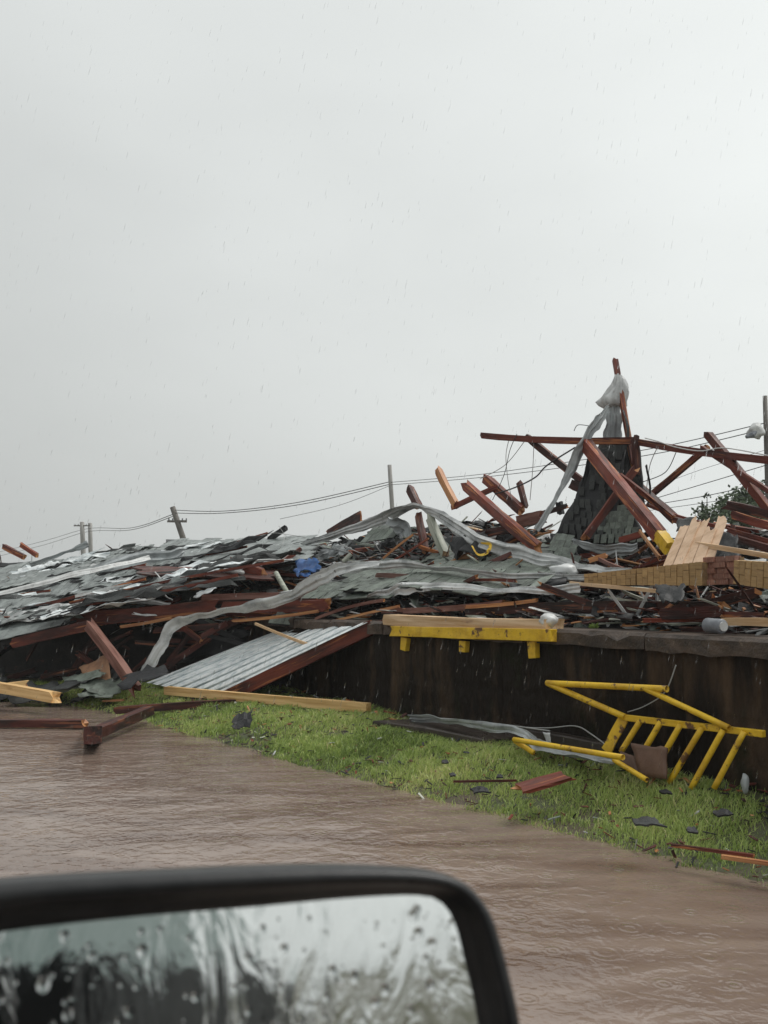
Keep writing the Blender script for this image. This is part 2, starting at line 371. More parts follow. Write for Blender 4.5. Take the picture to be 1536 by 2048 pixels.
# ================================================================ SETTING: ground, flood water
shore_px = [(-500, 1378), (-200, 1392), (125, 1408), (260, 1435), (400, 1473), (500, 1502), (600, 1530), (700, 1556), (812, 1586), (946, 1620), (1044, 1643),
            (1150, 1672), (1267, 1702), (1400, 1732), (1536, 1766), (1700, 1815), (1900, 1900)]
shore = np.array([G(px, py, 0.0)[:2] for px, py in shore_px])
def EDGE(X, Y):
    return .11 * vnoise(X, Y, 1.7, 21) + .06 * vnoise(X, Y, 5.5, 22)
def vnoise(X, Y, s, seed=0):
    return np.array([noise.noise(Vector((x * s, y * s, seed * 7.7))) for x, y in zip(X.ravel(), Y.ravel())]).reshape(X.shape)
def shore_dist(X, Y):
    """signed distance from the water's edge, positive on land"""
    best = np.full(X.shape, 1e9); sign = np.ones(X.shape)
    for a, c in zip(shore[:-1], shore[1:]):
        d = c - a; L2 = d @ d
        t = np.clip(((X - a[0]) * d[0] + (Y - a[1]) * d[1]) / L2, 0, 1)
        ex = X - a[0] - t * d[0]; ey = Y - a[1] - t * d[1]; dd = np.hypot(ex, ey)
        s = np.where(d[0] * ey - d[1] * ex > 0, 1.0, -1.0)
        sel = dd < best; best = np.where(sel, dd, best); sign = np.where(sel, s, sign)
    return best * sign + EDGE(X, Y)
def vnoise(X, Y, s, seed=0):
    return np.array([noise.noise(Vector((x * s, y * s, seed * 7.7))) for x, y in zip(X.ravel(), Y.ravel())]).reshape(X.shape)
def ground_z(X, Y, nzv=True):
    s = shore_dist(X, Y)
    t = np.clip(s / 1.25, 0, 1); z = .25 * t * t * (3 - 2 * t)
    z = np.where(s < 0, np.maximum(-.35, s * .25), z)
    if nzv: z = z + np.where(s > 0, np.clip(s, 0, .6) / .6, .3) * (.05 * vnoise(X, Y, .9) + .03 * vnoise(X, Y, 2.7, 1))
    return z
gx = np.concatenate([[-1500, -400, -120, -50, -28], np.arange(-18, 9, .16), [12, 20, 45, 120, 400, 1500]])
gy = np.concatenate([[-1500, -300, -60, -15, 0], np.arange(3, 24, .16), [28, 40, 80, 200, 600, 1800]])
XX, YY = np.meshgrid(gx, gy); ZZ = ground_z(XX, YY)
ny, nx = XX.shape
gv = np.stack([XX.ravel(), YY.ravel(), ZZ.ravel()], 1)
gf = [(j * nx + i, j * nx + i + 1, (j + 1) * nx + i + 1, (j + 1) * nx + i) for j in range(ny - 1) for i in range(nx - 1)]
put('ground', me_from('ground', gv, gf, 'soil', smooth=True), kind='structure')

# muddy flood water: real ripples near the camera, bump for the finest ones
wm = bpy.data.materials.new('flood_water'); wm.use_nodes = True; t = wm.node_tree; bs = t.nodes['Principled BSDF']
bs.inputs['Roughness'].default_value = .05
tcx = N(t, 'ShaderNodeTexCoord')
def wnoise(scale, det=4, rot=0.0, dist=0.0):
    mp = N(t, 'ShaderNodeMapping'); mp.inputs['Scale'].default_value = scale; mp.inputs['Rotation'].default_value = (0, 0, rot)
    t.links.new(tcx.outputs['Object'], mp.inputs[0])
    n = N(t, 'ShaderNodeTexNoise'); n.inputs['Scale'].default_value = 1; n.inputs['Detail'].default_value = det; n.inputs['Distortion'].default_value = dist
    t.links.new(mp.outputs[0], n.inputs['Vector']); return n.outputs['Fac']
bs.inputs['IOR'].default_value = 1.5
mixw = N(t, 'ShaderNodeMix', data_type='RGBA'); mixw.inputs['A'].default_value = (0.250, 0.190, 0.156, 1); mixw.inputs['B'].default_value = (0.150, 0.102, 0.080, 1)
mrw = N(t, 'ShaderNodeMapRange'); mrw.inputs['From Min'].default_value = .38; mrw.inputs['From Max'].default_value = .68
t.links.new(wnoise((.35, 1.5, 1), 8, .50, 2.2), mrw.inputs['Value']); t.links.new(mrw.outputs[0], mixw.inputs['Factor']); t.links.new(mixw.outputs['Result'], bs.inputs['Base Color'])
bp1 = N(t, 'ShaderNodeBump'); bp1.inputs['Strength'].default_value = 1.0; bp1.inputs['Distance'].default_value = .010
t.links.new(wnoise((8, 10, 1), 2, .25, .5), bp1.inputs['Height'])
bp2 = N(t, 'ShaderNodeBump'); bp2.inputs['Strength'].default_value = 1.0; bp2.inputs['Distance'].default_value = .0020
t.links.new(wnoise((30, 36, 1), 2, 1.1, .5), bp2.inputs['Height']); t.links.new(bp1.outputs[0], bp2.inputs['Normal'])
# rings where raindrops land
last = bp2.outputs[0]
for sc_, k_, st_ in ((2.6, 60, 1.0), (4.1, 46, 1.0)):
    vo = N(t, 'ShaderNodeTexVoronoi'); vo.inputs['Scale'].default_value = sc_; t.links.new(tcx.outputs['Object'], vo.inputs['Vector'])
    mu = N(t, 'ShaderNodeMath', operation='MULTIPLY'); mu.inputs[1].default_value = k_; t.links.new(vo.outputs['Distance'], mu.inputs[0])
    si = N(t, 'ShaderNodeMath', operation='SINE'); t.links.new(mu.outputs[0], si.inputs[0])
    fo = N(t, 'ShaderNodeMapRange'); fo.inputs['From Min'].default_value = .05; fo.inputs['From Max'].default_value = .32; fo.inputs['To Min'].default_value = 1; fo.inputs['To Max'].default_value = 0
    t.links.new(vo.outputs['Distance'], fo.inputs['Value'])
    m2_ = N(t, 'ShaderNodeMath', operation='MULTIPLY'); t.links.new(si.outputs[0], m2_.inputs[0]); t.links.new(fo.outputs[0], m2_.inputs[1])
    bq = N(t, 'ShaderNodeBump'); bq.inputs['Strength'].default_value = st_; bq.inputs['Distance'].default_value = .0016
    t.links.new(m2_.outputs[0], bq.inputs['Height']); t.links.new(last, bq.inputs['Normal']); last = bq.outputs[0]
t.links.new(last, bs.inputs['Normal'])
MATS['flood_water'] = wm
wx = np.concatenate([[-1500, -300, -60, -20], np.arange(-11, 5.5, .055), [8, 20, 60, 300, 1500]])
wy = np.concatenate([[-1500, -300, -40, -6, 1.0], np.arange(1.6, 15.5, .055), [18, 30, 80, 300, 1800]])
WX, WY = np.meshgrid(wx, wy)
ca, sa = math.cos(.55), math.sin(.55)
RX, RY = WX * ca + WY * sa, -WX * sa + WY * ca
near = (WX > -11.2) & (WX < 5.6) & (WY > 1.5) & (WY < 15.6)
WZ = np.zeros(WX.shape)
idx = np.where(near)
pts = np.stack([RX[idx], RY[idx]], 1)
WZ[idx] = [.006 * noise.noise(Vector((x * 1.1, y * 2.2, 0))) + .0045 * noise.noise(Vector((x * 3.6, y * 7.0, 3))) + .0012 * noise.noise(Vector((x * 11, y * 15, 5))) for x, y in pts]
ny, nx = WX.shape
wf = [(j * nx + i, j * nx + i + 1, (j + 1) * nx + i + 1, (j + 1) * nx + i) for j in range(ny - 1) for i in range(nx - 1)]
put('flood_water', me_from('flood_water', np.stack([WX.ravel(), WY.ravel(), WZ.ravel()], 1), wf, 'flood_water', smooth=True), kind='structure')

# ---------------------------------------------------------------- grass bank
gm = bpy.data.materials.new('grass'); gm.use_nodes = True; t = gm.node_tree; bs = t.nodes['Principled BSDF']
at = N(t, 'ShaderNodeAttribute', attribute_name='tint'); cr = N(t, 'ShaderNodeValToRGB')
e = cr.color_ramp.elements; e[0].position = 0; e[0].color = (0.12, 0.175, 0.042, 1); e[1].position = 1; e[1].color = (0.74, 0.64, 0.36, 1)
k = cr.color_ramp.elements.new(.35); k.color = (0.31, 0.42, 0.105, 1); k = cr.color_ramp.elements.new(.75); k.color = (0.54, 0.62, 0.20, 1)
t.links.new(at.outputs['Fac'], cr.inputs[0]); t.links.new(cr.outputs[0], bs.inputs['Base Color']); bs.inputs['Roughness'].default_value = .42
tr_ = N(t, 'ShaderNodeBsdfTranslucent'); t.links.new(cr.outputs[0], tr_.inputs[0]); ms = N(t, 'ShaderNodeMixShader'); ms.inputs[0].default_value = .42
t.links.new(bs.outputs[0], ms.inputs[1]); t.links.new(tr_.outputs[0], ms.inputs[2]); t.links.new(ms.outputs[0], t.nodes['Material Output'].inputs[0])
MATS['grass'] = gm
g = np.random.default_rng(3)
n = 900000
gX = g.uniform(-8, 4.6, n); gY = g.uniform(4.2, 16, n)
vv = (gX - W0.x) * VD.x + (gY - W0.y) * VD.y
ppx = CX + gX / gY * F
keep = (vv < -.02) & (vv > -6) & (ppx > -60) & (ppx < 1620)
gX, gY, vv = gX[keep], gY[keep], vv[keep]; sd_ = shore_dist(gX, gY); keep = sd_ > -.02
gX, gY, sd_, vv = gX[keep], gY[keep], sd_[keep], vv[keep]
cl = vnoise(gX, gY, 1.6, 4) + .6 * vnoise(gX, gY, 5.0, 5)
bare = (cl < -.52) | ((sd_ < .30) & (g.random(len(gX)) > .25 + sd_ * 2.2 + .5 * cl)) | ((vv > -.3) & (cl < .0)) 
keep = (g.random(len(gX)) < np.where(gY > 10, .55, .95)) & (~bare | (g.random(len(gX)) < .16))
gX, gY, sd_, cl = gX[keep], gY[keep], sd_[keep], cl[keep]
n = len(gX)
gZ = ground_z(gX, gY) - .01
hgt = g.uniform(.03, .095, n) * (1 + .5 * np.clip(cl, -.5, .8)) * np.where(sd_ < .15, .7, 1)
wid = g.uniform(.0022, .0045, n) * np.where(gY > 9, 1.5, 1.0)
ang = g.uniform(0, 2 * np.pi, n); lean_a = g.normal(.5, 1.3, n); lean = g.uniform(.25, 1.25, n)
ax, ay = np.cos(ang) * wid, np.sin(ang) * wid
lx, ly = np.cos(lean_a) * lean * hgt, np.sin(lean_a) * lean * hgt
GV = np.zeros((n, 5, 3), np.float32)
GV[:, 0] = np.stack([gX - ax, gY - ay, gZ], 1); GV[:, 1] = np.stack([gX + ax, gY + ay, gZ], 1)
GV[:, 2] = np.stack([gX - ax * .8 + lx * .4, gY - ay * .8 + ly * .4, gZ + hgt * .62], 1); GV[:, 3] = np.stack([gX + ax * .8 + lx * .4, gY + ay * .8 + ly * .4, gZ + hgt * .62], 1)
GV[:, 4] = np.stack([gX + lx, gY + ly, gZ + hgt * np.clip(1.05 - .25 * lean, .5, 1)], 1)
me = bpy.data.meshes.new('grass'); me.vertices.add(n * 5); me.vertices.foreach_set('co', GV.ravel())
base = (np.arange(n) * 5)[:, None]
loops = np.concatenate([base + np.array([[0, 1, 3, 2]]), base + np.array([[2, 3, 4]])], 1).ravel()
me.loops.add(n * 7); me.loops.foreach_set('vertex_index', loops)
me.polygons.add(n * 2)
ls = np.stack([np.arange(n) * 7, np.arange(n) * 7 + 4], 1).ravel(); me.polygons.foreach_set('loop_start', ls)
me.update(calc_edges=True); me.validate()
att = me.attributes.new('tint', 'FLOAT', 'POINT')
tint = np.clip(.43 + .36 * vnoise(gX, gY, .9, 9) + .2 * vnoise(gX, gY, 4.0, 19) + g.normal(0, .15, n) + np.where(g.random(n) < .05, .4, 0), 0, 1)
att.data.foreach_set('value', np.repeat(tint, 5).astype(np.float32)); me.materials.append(gm)
go = put('grass', me, kind='stuff', label='short wet green grass on the bank beside the flood water', cat='grass')

# ================================================================ LOADING DOCK
UL = 13.5
dock = thing('loading_dock', uv(2, .3, .2), 'long dark wet concrete loading dock wall with brown capped edge', 'dock')
V, Fc = [], []; nu_, nz_ = 520, 30
for j in range(nz_ + 1):
    for i in range(nu_ + 1):
        u = -4 + (UL + 4) * i / nu_; z = -.2 + (DOCK - .14 + .2) * j / nz_
        V.append(uv(u, .03 * noise.noise(Vector((u * .8, z * 1.5, 2))) + .014 * noise.noise(Vector((u * 5, z * 5, 4))) + .008 * noise.noise(Vector((u * 14, z * 14, 7))) + (.03 if abs((u + .4) % 2.45 - 1.2) < .022 else 0) + (.012 if abs(z % .31 - .15) < .016 else 0), z))
Fc = [(j * (nu_ + 1) + i, j * (nu_ + 1) + i + 1, (j + 1) * (nu_ + 1) + i + 1, (j + 1) * (nu_ + 1) + i) for j in range(nz_) for i in range(nu_)]
mk('wall', V, Fc, 'concrete_wet', smooth=True, parent=dock)
M = Matrix((UD, VD, Vector((0, 0, 1)))).transposed().to_4x4()
mm_ = M.copy(); mm_.translation = uv((UL - 4) / 2, 4.05, .60); V, Fc = box_vf(mm_, UL + 4, 8.0, 1.38); mk('core', V, Fc, 'concrete_wet', parent=dock)
u = -4.0
while u < UL - .4:
    L = rnd.uniform(1.1, 1.7); V = []
    seg = 10; zb = DOCK - .15 + rnd.uniform(-.01, .01); zt = DOCK + rnd.uniform(-.012, .012); vo = -.06 + rnd.uniform(-.012, .012)
    for i in range(seg + 1):
        uu = u + .008 + (L - .016) * i / seg; e1, e2, e3 = [rnd.uniform(-.012, .012) for _ in range(3)]
        chip = rnd.uniform(.02, .06) if rnd.random() < .18 else 0
        V += [uv(uu, vo + e1, zb + e2), uv(uu, vo + e3 * .5, zt - .03 - chip), uv(uu, vo + .03 + chip, zt), uv(uu, .75, zt + e2 * .5), uv(uu, .75, zb)]
    Fc = [(i * 5 + j, i * 5 + (j + 1) % 5, i * 5 + 5 + (j + 1) % 5, i * 5 + 5 + j) for i in range(seg) for j in range(5)] + [(4, 3, 2, 1, 0), tuple(seg * 5 + j for j in range(5))]
    mk('cap_stone', V, Fc, 'cap_concrete', parent=dock); u += L
# low broken step in front of the dock
st = thing('concrete_step', G(900, 1470, .2), 'low wet concrete step at the foot of the dark dock wall', 'step')
def poly_slab(name, tops, zt, h, m, parent, ch=.015):
    n_ = len(tops); V = []
    for k_, zz in ((0, zt), (0, zt - ch), (1, zt - h)):
        for q in tops: V.append(Vector((q.x, q.y, zz)))
    c_ = sum(tops, Vector()) / n_
    for i in range(n_):
        d_ = Vector((tops[i].x - c_.x, tops[i].y - c_.y, 0)).normalized() * ch
        V[i] = V[i] - d_
    Fc = [tuple(range(n_))] + [(i + r_ * n_, i + (r_ + 1) * n_, (i + 1) % n_ + (r_ + 1) * n_, (i + 1) % n_ + r_ * n_) for r_ in (0, 1) for i in range(n_)]
    return mk(name, V, Fc, m, parent=parent)
zt = .33
poly_slab('slab', [G(745, 1441, zt), G(850, 1454, zt), G(968, 1478, zt), G(1066, 1470, zt), G(1010, 1448, zt), G(860, 1436, zt)], zt, .3, 'slab_concrete', st)
zt = .42
poly_slab('upper_slab', [G(1010, 1452, zt), G(1130, 1472, zt), G(1225, 1490, zt), G(1190, 1462, zt), G(1050, 1440, zt)], zt, .3, 'slab_concrete', st)

# ================================================================ BODY OF THE COLLAPSED BUILDING
sil = [(-400, 1170), (-100, 1150), (0, 1140), (200, 1122), (400, 1092), (640, 1095), (800, 1072), (900, 1052), (1000, 1052), (1100, 1075), (1200, 1098), (1300, 1100), (1400, 1105), (1536, 1062), (1900, 1040)]
low = [(-400, 1275), (0, 1268), (300, 1252), (700, 1240), (760, 1248), (1536, 1262), (1900, 1280)]
back = [(-400, 7.5), (0, 7), (600, 6.5), (800, 5.5), (1100, 4.6), (1536, 4.2), (1900, 4)]
def surf(px, t_):
    o0 = 1.5 if px < 700 else (1.5 - (px - 700) / 100 * .6 if px < 800 else .9)
    o = o0 + t_ * lerp_tab(back, px)
    py = lerp_tab(low, px) + (lerp_tab(sil, px) - lerp_tab(low, px)) * (t_ ** .85)
    p = Q(px, py, o)
    p.z += .12 * noise.noise(Vector((p.x * 1.1, p.y * 1.1, 0))) + .06 * noise.noise(Vector((p.x * 3, p.y * 3, 1)))
    return p
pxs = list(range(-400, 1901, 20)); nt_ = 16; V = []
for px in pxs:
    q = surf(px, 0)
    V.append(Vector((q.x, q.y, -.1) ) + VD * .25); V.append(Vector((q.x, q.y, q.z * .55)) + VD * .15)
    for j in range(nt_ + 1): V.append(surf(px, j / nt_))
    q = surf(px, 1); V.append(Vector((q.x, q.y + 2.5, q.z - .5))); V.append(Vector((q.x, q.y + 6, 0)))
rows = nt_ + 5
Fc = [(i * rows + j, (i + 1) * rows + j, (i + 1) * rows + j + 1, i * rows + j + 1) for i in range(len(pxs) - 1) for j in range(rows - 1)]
put('rubble_mound', me_from('rubble_mound', V, Fc, 'rubble_void_shade', smooth=True), kind='stuff', label='heaped crushed roofing inside the wreck, void shade in its dark colour', cat='rubble')

# small loose fragments too many to pick apart: real splinters, flakes and slivers in one mesh
r = random.Random(11); V, Fc, mi = [], [], []
fm = ['dark_red_wood', 'raw_wood', 'shingle_green', 'tar_paper', 'membrane', 'red_wood', 'pale_wood']
def frag(p, d, up_, L, wd, th, k):
    y = up_.cross(d).normalized(); z = d.cross(y); a = len(V)
    for sx in (-.5, .5):
        for sy in (-.5, .5):
            for sz in (-.5, .5): V.append(p + d * L * (sx + r.uniform(-.12, .12)) + y * wd * sy + z * th * sz)
    for f in ((0, 1, 3, 2), (4, 6, 7, 5), (0, 4, 5, 1), (2, 3, 7, 6), (0, 2, 6, 4), (1, 5, 7, 3)): Fc.append(tuple(a + q for q in f)); mi.append(k)
for _ in range(9500):
    px = r.uniform(-60, 1600); tt = r.random() ** 1.2
    p = surf(px, tt) + Vector((0, 0, r.uniform(0, .10)))
    d = Vector((r.gauss(0, 1), r.gauss(0, .6), r.gauss(0, .16))).normalized()
    k = r.choices(range(7), (2.6, .9, 3.2, 9, 1.5, .7, .9))[0]
    if k in (2, 3): frag(p, d, Vector((r.gauss(0, .4), r.gauss(0, .4) - .3, 1)), r.uniform(.12, .45), r.uniform(.08, .26), .012, k)
    else: frag(p, d, Vector((r.gauss(0, 1), r.gauss(0, 1), r.gauss(0, 1))), r.uniform(.15, 1.1), r.uniform(.010, .038), r.uniform(.006, .022), k)
put('loose_fragments', me_from('loose_fragments', V, Fc, fm, mi), kind='stuff', label='splinters and torn shingle flakes scattered all over the wreck', cat='debris')
# litter on the bank: leaf bits, wood chips and flakes too small to pick apart
r = random.Random(31); V, Fc, mi = [], [], []
cand = [(r.uniform(-6, 4.4), r.uniform(4.6, 15)) for _ in range(9000)]
cx_, cy_ = np.array([c[0] for c in cand]), np.array([c[1] for c in cand]); cs_ = shore_dist(cx_, cy_); cz_ = ground_z(cx_, cy_); cv_ = (cx_ - W0.x) * VD.x + (cy_ - W0.y) * VD.y
for x, y, s0, z0, v0 in zip(cx_, cy_, cs_, cz_, cv_):
    if s0 < -.05 or v0 > -.03: continue
    foot = v0 > -.5
    if not foot and r.random() > .5: continue
    k = r.choices(range(7), (6, 1.2, .8, 5, .25, 1.6, 1.0))[0]; sz = r.uniform(.015, .05) * (1.8 if foot else 1)
    frag(Vector((x, y, z0 + r.uniform(.015, .06))), Vector((r.gauss(0, 1), r.gauss(0, 1), r.gauss(0, .3))).normalized(), Vector((r.gauss(0, .3), r.gauss(0, .3), 1)), sz * r.uniform(.8, 2.5), sz * .5, .006, k)
put('ground_litter', me_from('ground_litter', V, Fc, fm, mi), kind='stuff', label='small wood chips and dark litter strewn over the grass bank', cat='litter')

LM = [(80, 1100, 'the two far red rafters'), (150, 1160, 'the white flashing'), (300, 1110, 'the bunched membrane flap'), (330, 1170, 'the broken brown eave'), (290, 1225, 'the wide red fascia'), (490, 1135, 'the red block of timber'), (560, 1215, 'the right red fascia'),
      (615, 1132, 'the blue tarp'), (470, 1085, 'the left roof ridge'), (660, 1150, 'the pale trailing strip'), (690, 1050, 'the wide plank end'), (740, 1210, 'the corrugated sheet top'), (810, 1020, 'the membrane peak'), (878, 1070, 'the pale weathered board'), (965, 1096, 'the bent yellow scrap'),
      (880, 1150, 'the green shingled piece'), (950, 1185, 'the lower flat membrane'), (880, 1232, 'the long pine lumber'), (1010, 1040, 'the heavy leaning timber'), (1098, 1240, 'the white foam wad'), (1128, 1142, 'the dirty white bag'), (1160, 1030, 'the black felt flank'), (1235, 1050, 'the shingle fan'), (1225, 1100, 'the crumpled grey tarp'),
      (1330, 1085, 'the yellow timber tip'), (1230, 1160, 'the tan brick end'), (1340, 1150, 'the tan brick wall'), (1443, 1145, 'the red brick patch'), (1390, 1085, 'the tan siding panel'), (1345, 1190, 'the drooping felt scrap'), (1430, 1250, 'the grey canister'), (1500, 1040, 'the right timber stack'), (1500, 1240, 'the yellowish pine board'), (1250, 1225, 'the long dark fascia'),
      (200, 1320, 'the leaning left timber'), (330, 1300, 'the strip end in the gap'), (60, 1285, 'the drooping rusty fascia'), (480, 1280, 'the black gap felt'), (590, 1262, 'the thin tan stick'), (60, 1375, 'the golden boards'), (195, 1345, 'the brown cardboard'), (260, 1395, 'the timber foot')]
used = {}
def where(px, py):
    x, y, nme = min(LM, key=lambda q: (q[0] - px) ** 2 + 4 * (q[1] - py) ** 2)
    dx, dy = px - x, (py - y) * 1.6
    pos = ('right of ' if dx > 0 else 'left of ') if abs(dx) > abs(dy) else ('below ' if dy > 0 else 'above ')
    return pos + nme
def topx(p_):
    v_ = p_ - EYEP; dep_ = v_.dot(fw)
    return CX + v_.x / dep_ * F, CY - v_.dot(upv) / dep_ * F
def uniq(kind_, p_, extra):
    base_ = kind_ + ' ' + where(*topx(p_))
    for e_ in [''] + extra:
        l_ = (e_ + ' ' + base_).strip()
        if l_ not in used: used[l_] = 1; return l_
    for e_ in ('upper', 'lower', 'outer', 'inner', 'nearer', 'farther', 'half hidden', 'small'):
        l_ = e_ + ' ' + extra[0] + ' ' + base_
        if l_ not in used: used[l_] = 1; return l_
    return base_

# ---------------------------------------------------------------- torn roof sections with separate shingles
def qc(*a): return [Q(*x) for x in a]
roof_section('roof_section', 'broad pale grey shingled roof slope collapsed at far left', qc((-60, 1266, -.3), (170, 1222, .1), (190, 1150, 3.2), (-60, 1190, 3.4)), 17, 13, 'shingle_grey', .05, .05, 1)
roof_section('roof_section', 'grey shingled roof slope just above the wide red fascia', qc((140, 1222, .1), (330, 1186, .6), (345, 1140, 2.9), (165, 1158, 3.0)), 16, 13, 'shingle_grey', .05, .08, 13)
roof_section('roof_section', 'upper grey roof slope under the white flashing at left', qc((-60, 1192, 3.2), (200, 1148, 3.0), (230, 1108, 6.6), (-60, 1146, 7)), 18, 14, 'shingle_grey', .05, .05, 14)
roof_section('roof_section', 'upper grey roof slope with bunched membrane flap below the leaning pole', qc((190, 1156, 2.8), (350, 1136, 2.8), (425, 1080, 6.8), (215, 1106, 6.6)), 17, 14, 'shingle_grey', .05, .05, 15)
roof_section('roof_section', 'grey shingled roof slope rising to the ridge behind the broken brown eave', qc((300, 1150, 2.2), (620, 1120, 2.6), (640, 1074, 7), (330, 1078, 7)), 18, 14, 'shingle_grey', .025, .03, 2)
roof_section('roof_section', 'flattened grey green shingled roof piece above the yellow dock bumper', qc((690, 1182, .9), (1130, 1172, 1.0), (1110, 1118, 3.6), (700, 1128, 3.4)), 20, 12, 'shingle_green', .03, .10, 3)
roof_section('roof_section', 'grey green shingled piece under the long draped membrane strip', qc((840, 1138, 2.6), (1165, 1140, 2.6), (1120, 1098, 4.6), (880, 1088, 4.6)), 14, 9, 'shingle_green', .04, .08, 4)
roof_section('roof_section', 'narrow grey green shingled strip ending above the corrugated sheet', qc((600, 1196, .8), (790, 1200, .8), (800, 1168, 2.2), (640, 1168, 2.2)), 10, 7, 'shingle_green', .03, .12, 5)
roof_section('roof_section', 'steep fan of grey green shingles at foot of the tall spire', qc((1186, 1086, 3.6), (1292, 1082, 3.6), (1262, 1012, 3.9), (1212, 1020, 3.9)), 7, 6, 'shingle_green', .03, .02, 6)
roof_section('roof_section', 'tall dark shingled roof corner standing up under the spire', qc((1228, 1015, 4.1), (1290, 1025, 4.1), (1278, 885, 4.5), (1222, 885, 4.5)), 6, 13, 'shingle_dark', .02, .05, 7, lift=.022)
roof_section('roof_section', 'small hanging patch of shingles beside the draped membrane end', qc((1108, 1128, 3.0), (1160, 1135, 3.0), (1150, 1080, 3.4), (1100, 1072, 3.4)), 4, 4, 'shingle_green', .03, .0, 8)
roof_section('roof_section', 'small tilted shingle patch under the peak of the grey membrane', qc((730, 1082, 4.0), (800, 1070, 4.0), (795, 1052, 4.5), (735, 1062, 4.5)), 5, 2, 'shingle_green', .02, .0, 9)
roof_section('roof_section', 'tiny torn shingle patch hanging over the dark gap by the corrugated sheet', qc((538, 1246, .1), (584, 1250, .1), (590, 1230, .3), (548, 1228, .3)), 3, 2, 'shingle_green', .02, .0, 10)
roof_section('roof_section', 'grey shingled edge sagging low at the extreme left of the wreck', qc((-80, 1300, -.9), (150, 1245, -.2), (170, 1215, .8), (-80, 1235, .6)), 10, 5, 'shingle_grey', .03, .05, 12)
roof_section('roof_section', 'ragged black shingles on the left flank of the spire', qc((1116, 1080, 3.7), (1226, 1080, 3.7), (1250, 896, 4.2), (1202, 896, 4.2)), 8, 15, 'shingle_dark', .10, .42, 17, lift=.03)
# black underlay standing under the spire
sheet('tar_paper', 'large torn black roofing felt on the left flank of the spire', 'roofing felt', qc((1105, 1086, 3.9), (1235, 1086, 3.9), (1262, 890, 4.4), (1196, 890, 4.4)), 'tar_paper', 14, 18, .02, 3, .03, .015, 21)
sheet('tar_paper', 'black felt scrap drooping over the tan brick edge', 'roofing felt', qc((1322, 1205, .1), (1362, 1208, .1), (1370, 1168, .5), (1310, 1168, .5)), 'tar_paper', 8, 7, .08, 3, .08, .01, 22)
sheet('tar_paper', 'black felt bulging behind the tan grooved siding panel', 'roofing felt', qc((1420, 1125, 2.2), (1480, 1122, 2.2), (1475, 1070, 2.5), (1430, 1065, 2.5)), 'tar_paper', 8, 7, .09, 3, .06, .01, 23)
sheet('tar_paper', 'dark felt heap under the middle of the draped membrane', 'roofing felt', qc((905, 1110, 3.0), (985, 1110, 3.0), (970, 1062, 3.6), (890, 1070, 3.6)), 'tar_paper', 9, 8, .1, 3, .06, .01, 24)
sheet('tar_paper', 'dark felt flap above the pine lumber on the dock', 'roofing felt', qc((1010, 1196, .9), (1110, 1198, .9), (1100, 1166, 1.6), (1030, 1170, 1.6)), 'tar_paper', 9, 8, .1, 3, .08, .01, 25)
sheet('tar_paper', 'black felt sheet leaning in the gap left of the corrugated sheet', 'roofing felt', qc((330, 1330, .9), (480, 1300, .9), (490, 1262, 1.2), (350, 1268, 1.2)), 'tar_paper', 9, 8, .06, 3, .1, .01, 26)

# ---------------------------------------------------------------- timbers the photograph lets one name
def T(label, a, c, tpx, m='red_wood', m2='raw_wood', name='timber_beam', cat='beam', depth=None, spl=(.6, .6), bend=0.0, group=None, roll=0.0, seg=6, parent=None):
    p0, p1 = Q(*a), Q(*c); ht = tpx * (.76 if 'red' in m and name == 'timber_beam' else 1) * (S(a[0], a[2]) + S(c[0], c[2])) / 2
    if not bend and name in ('timber_beam', 'board', 'stick'): bend = rnd.uniform(-.013, .013)
    if spl == (.6, .6): spl = (rnd.uniform(.5, 1.6), rnd.uniform(.5, 1.6))
    return beam(name, label, cat, p0, p1, depth or ht * .75, ht, m, m2, spl, bend, group, parent, roll, seg)
T('slim red post sticking up as the topmost tip of the spire', (1230, 716, 4.7), (1268, 934, 4.3), 13, depth=.07)
T('long red ridge beam ending free in the air left of the spire', (962, 871, 4.4), (1272, 882, 4.2), 17, bend=-.012, seg=8)
T('long red ridge beam running from the spire to the right edge', (1262, 882, 4.2), (1590, 926, 3.0), 19, bend=-.008, seg=8)
T('dark red brace slanting down from the free end of the ridge beam', (1052, 872, 4.5), (1178, 972, 4.3), 17, 'dark_red_wood')
o = thing('timber_beam', Q(1250, 1000, 3.6), 'thick red diagonal timber with a yellow painted lower end', 'beam')
T(None, (1168, 884, 4.0), (1320, 1072, 2.8), 25, cat=None, name='shaft', parent=o, spl=(.6, .05))
T(None, (1318, 1069.5, 2.81), (1342, 1100, 2.65), 26, 'yellow_paint', 'yellow_paint', 'painted_end', None, parent=o, spl=(.05, .3))
T('red timber crossing in front of the black felt at the spire', (1276, 930, 3.9), (1166, 1082, 3.2), 19)
T('thin red rail lashed along the thick diagonal timber', (1236, 948, 3.7), (1352, 1040, 3.2), 13)
T('short dark red post stub under the ridge joint', (1270, 868, 4.1), (1274, 955, 4.1), 19, 'dark_red_wood')
T('red brace rising to the right behind the ridge beam', (1300, 992, 5.2), (1418, 892, 4.8), 15)
T('red timber falling steeply past the right end of the ridge beam', (1412, 864, 3.6), (1550, 1036, 3.1), 21)
T('narrow red rail slanting below the right ridge beam', (1400, 893, 3.7), (1550, 990, 3.0), 12)
T('red plank lying behind the yellow tipped timber', (1276, 972, 4.4), (1356, 1044, 3.8), 22, 'dark_red_wood')
T('broken red block stub at the foot of the slanting brace', (1140, 966, 4.3), (1176, 984, 4.3), 24, 'dark_red_wood')
T('heavy red timber leaning left in the middle of the pile', (926, 966, 4.2), (1084, 1102, 3.2), 25)
T('blunt red timber stub behind the heavy leaning timber', (968, 954, 5.2), (1046, 1024, 4.8), 24)
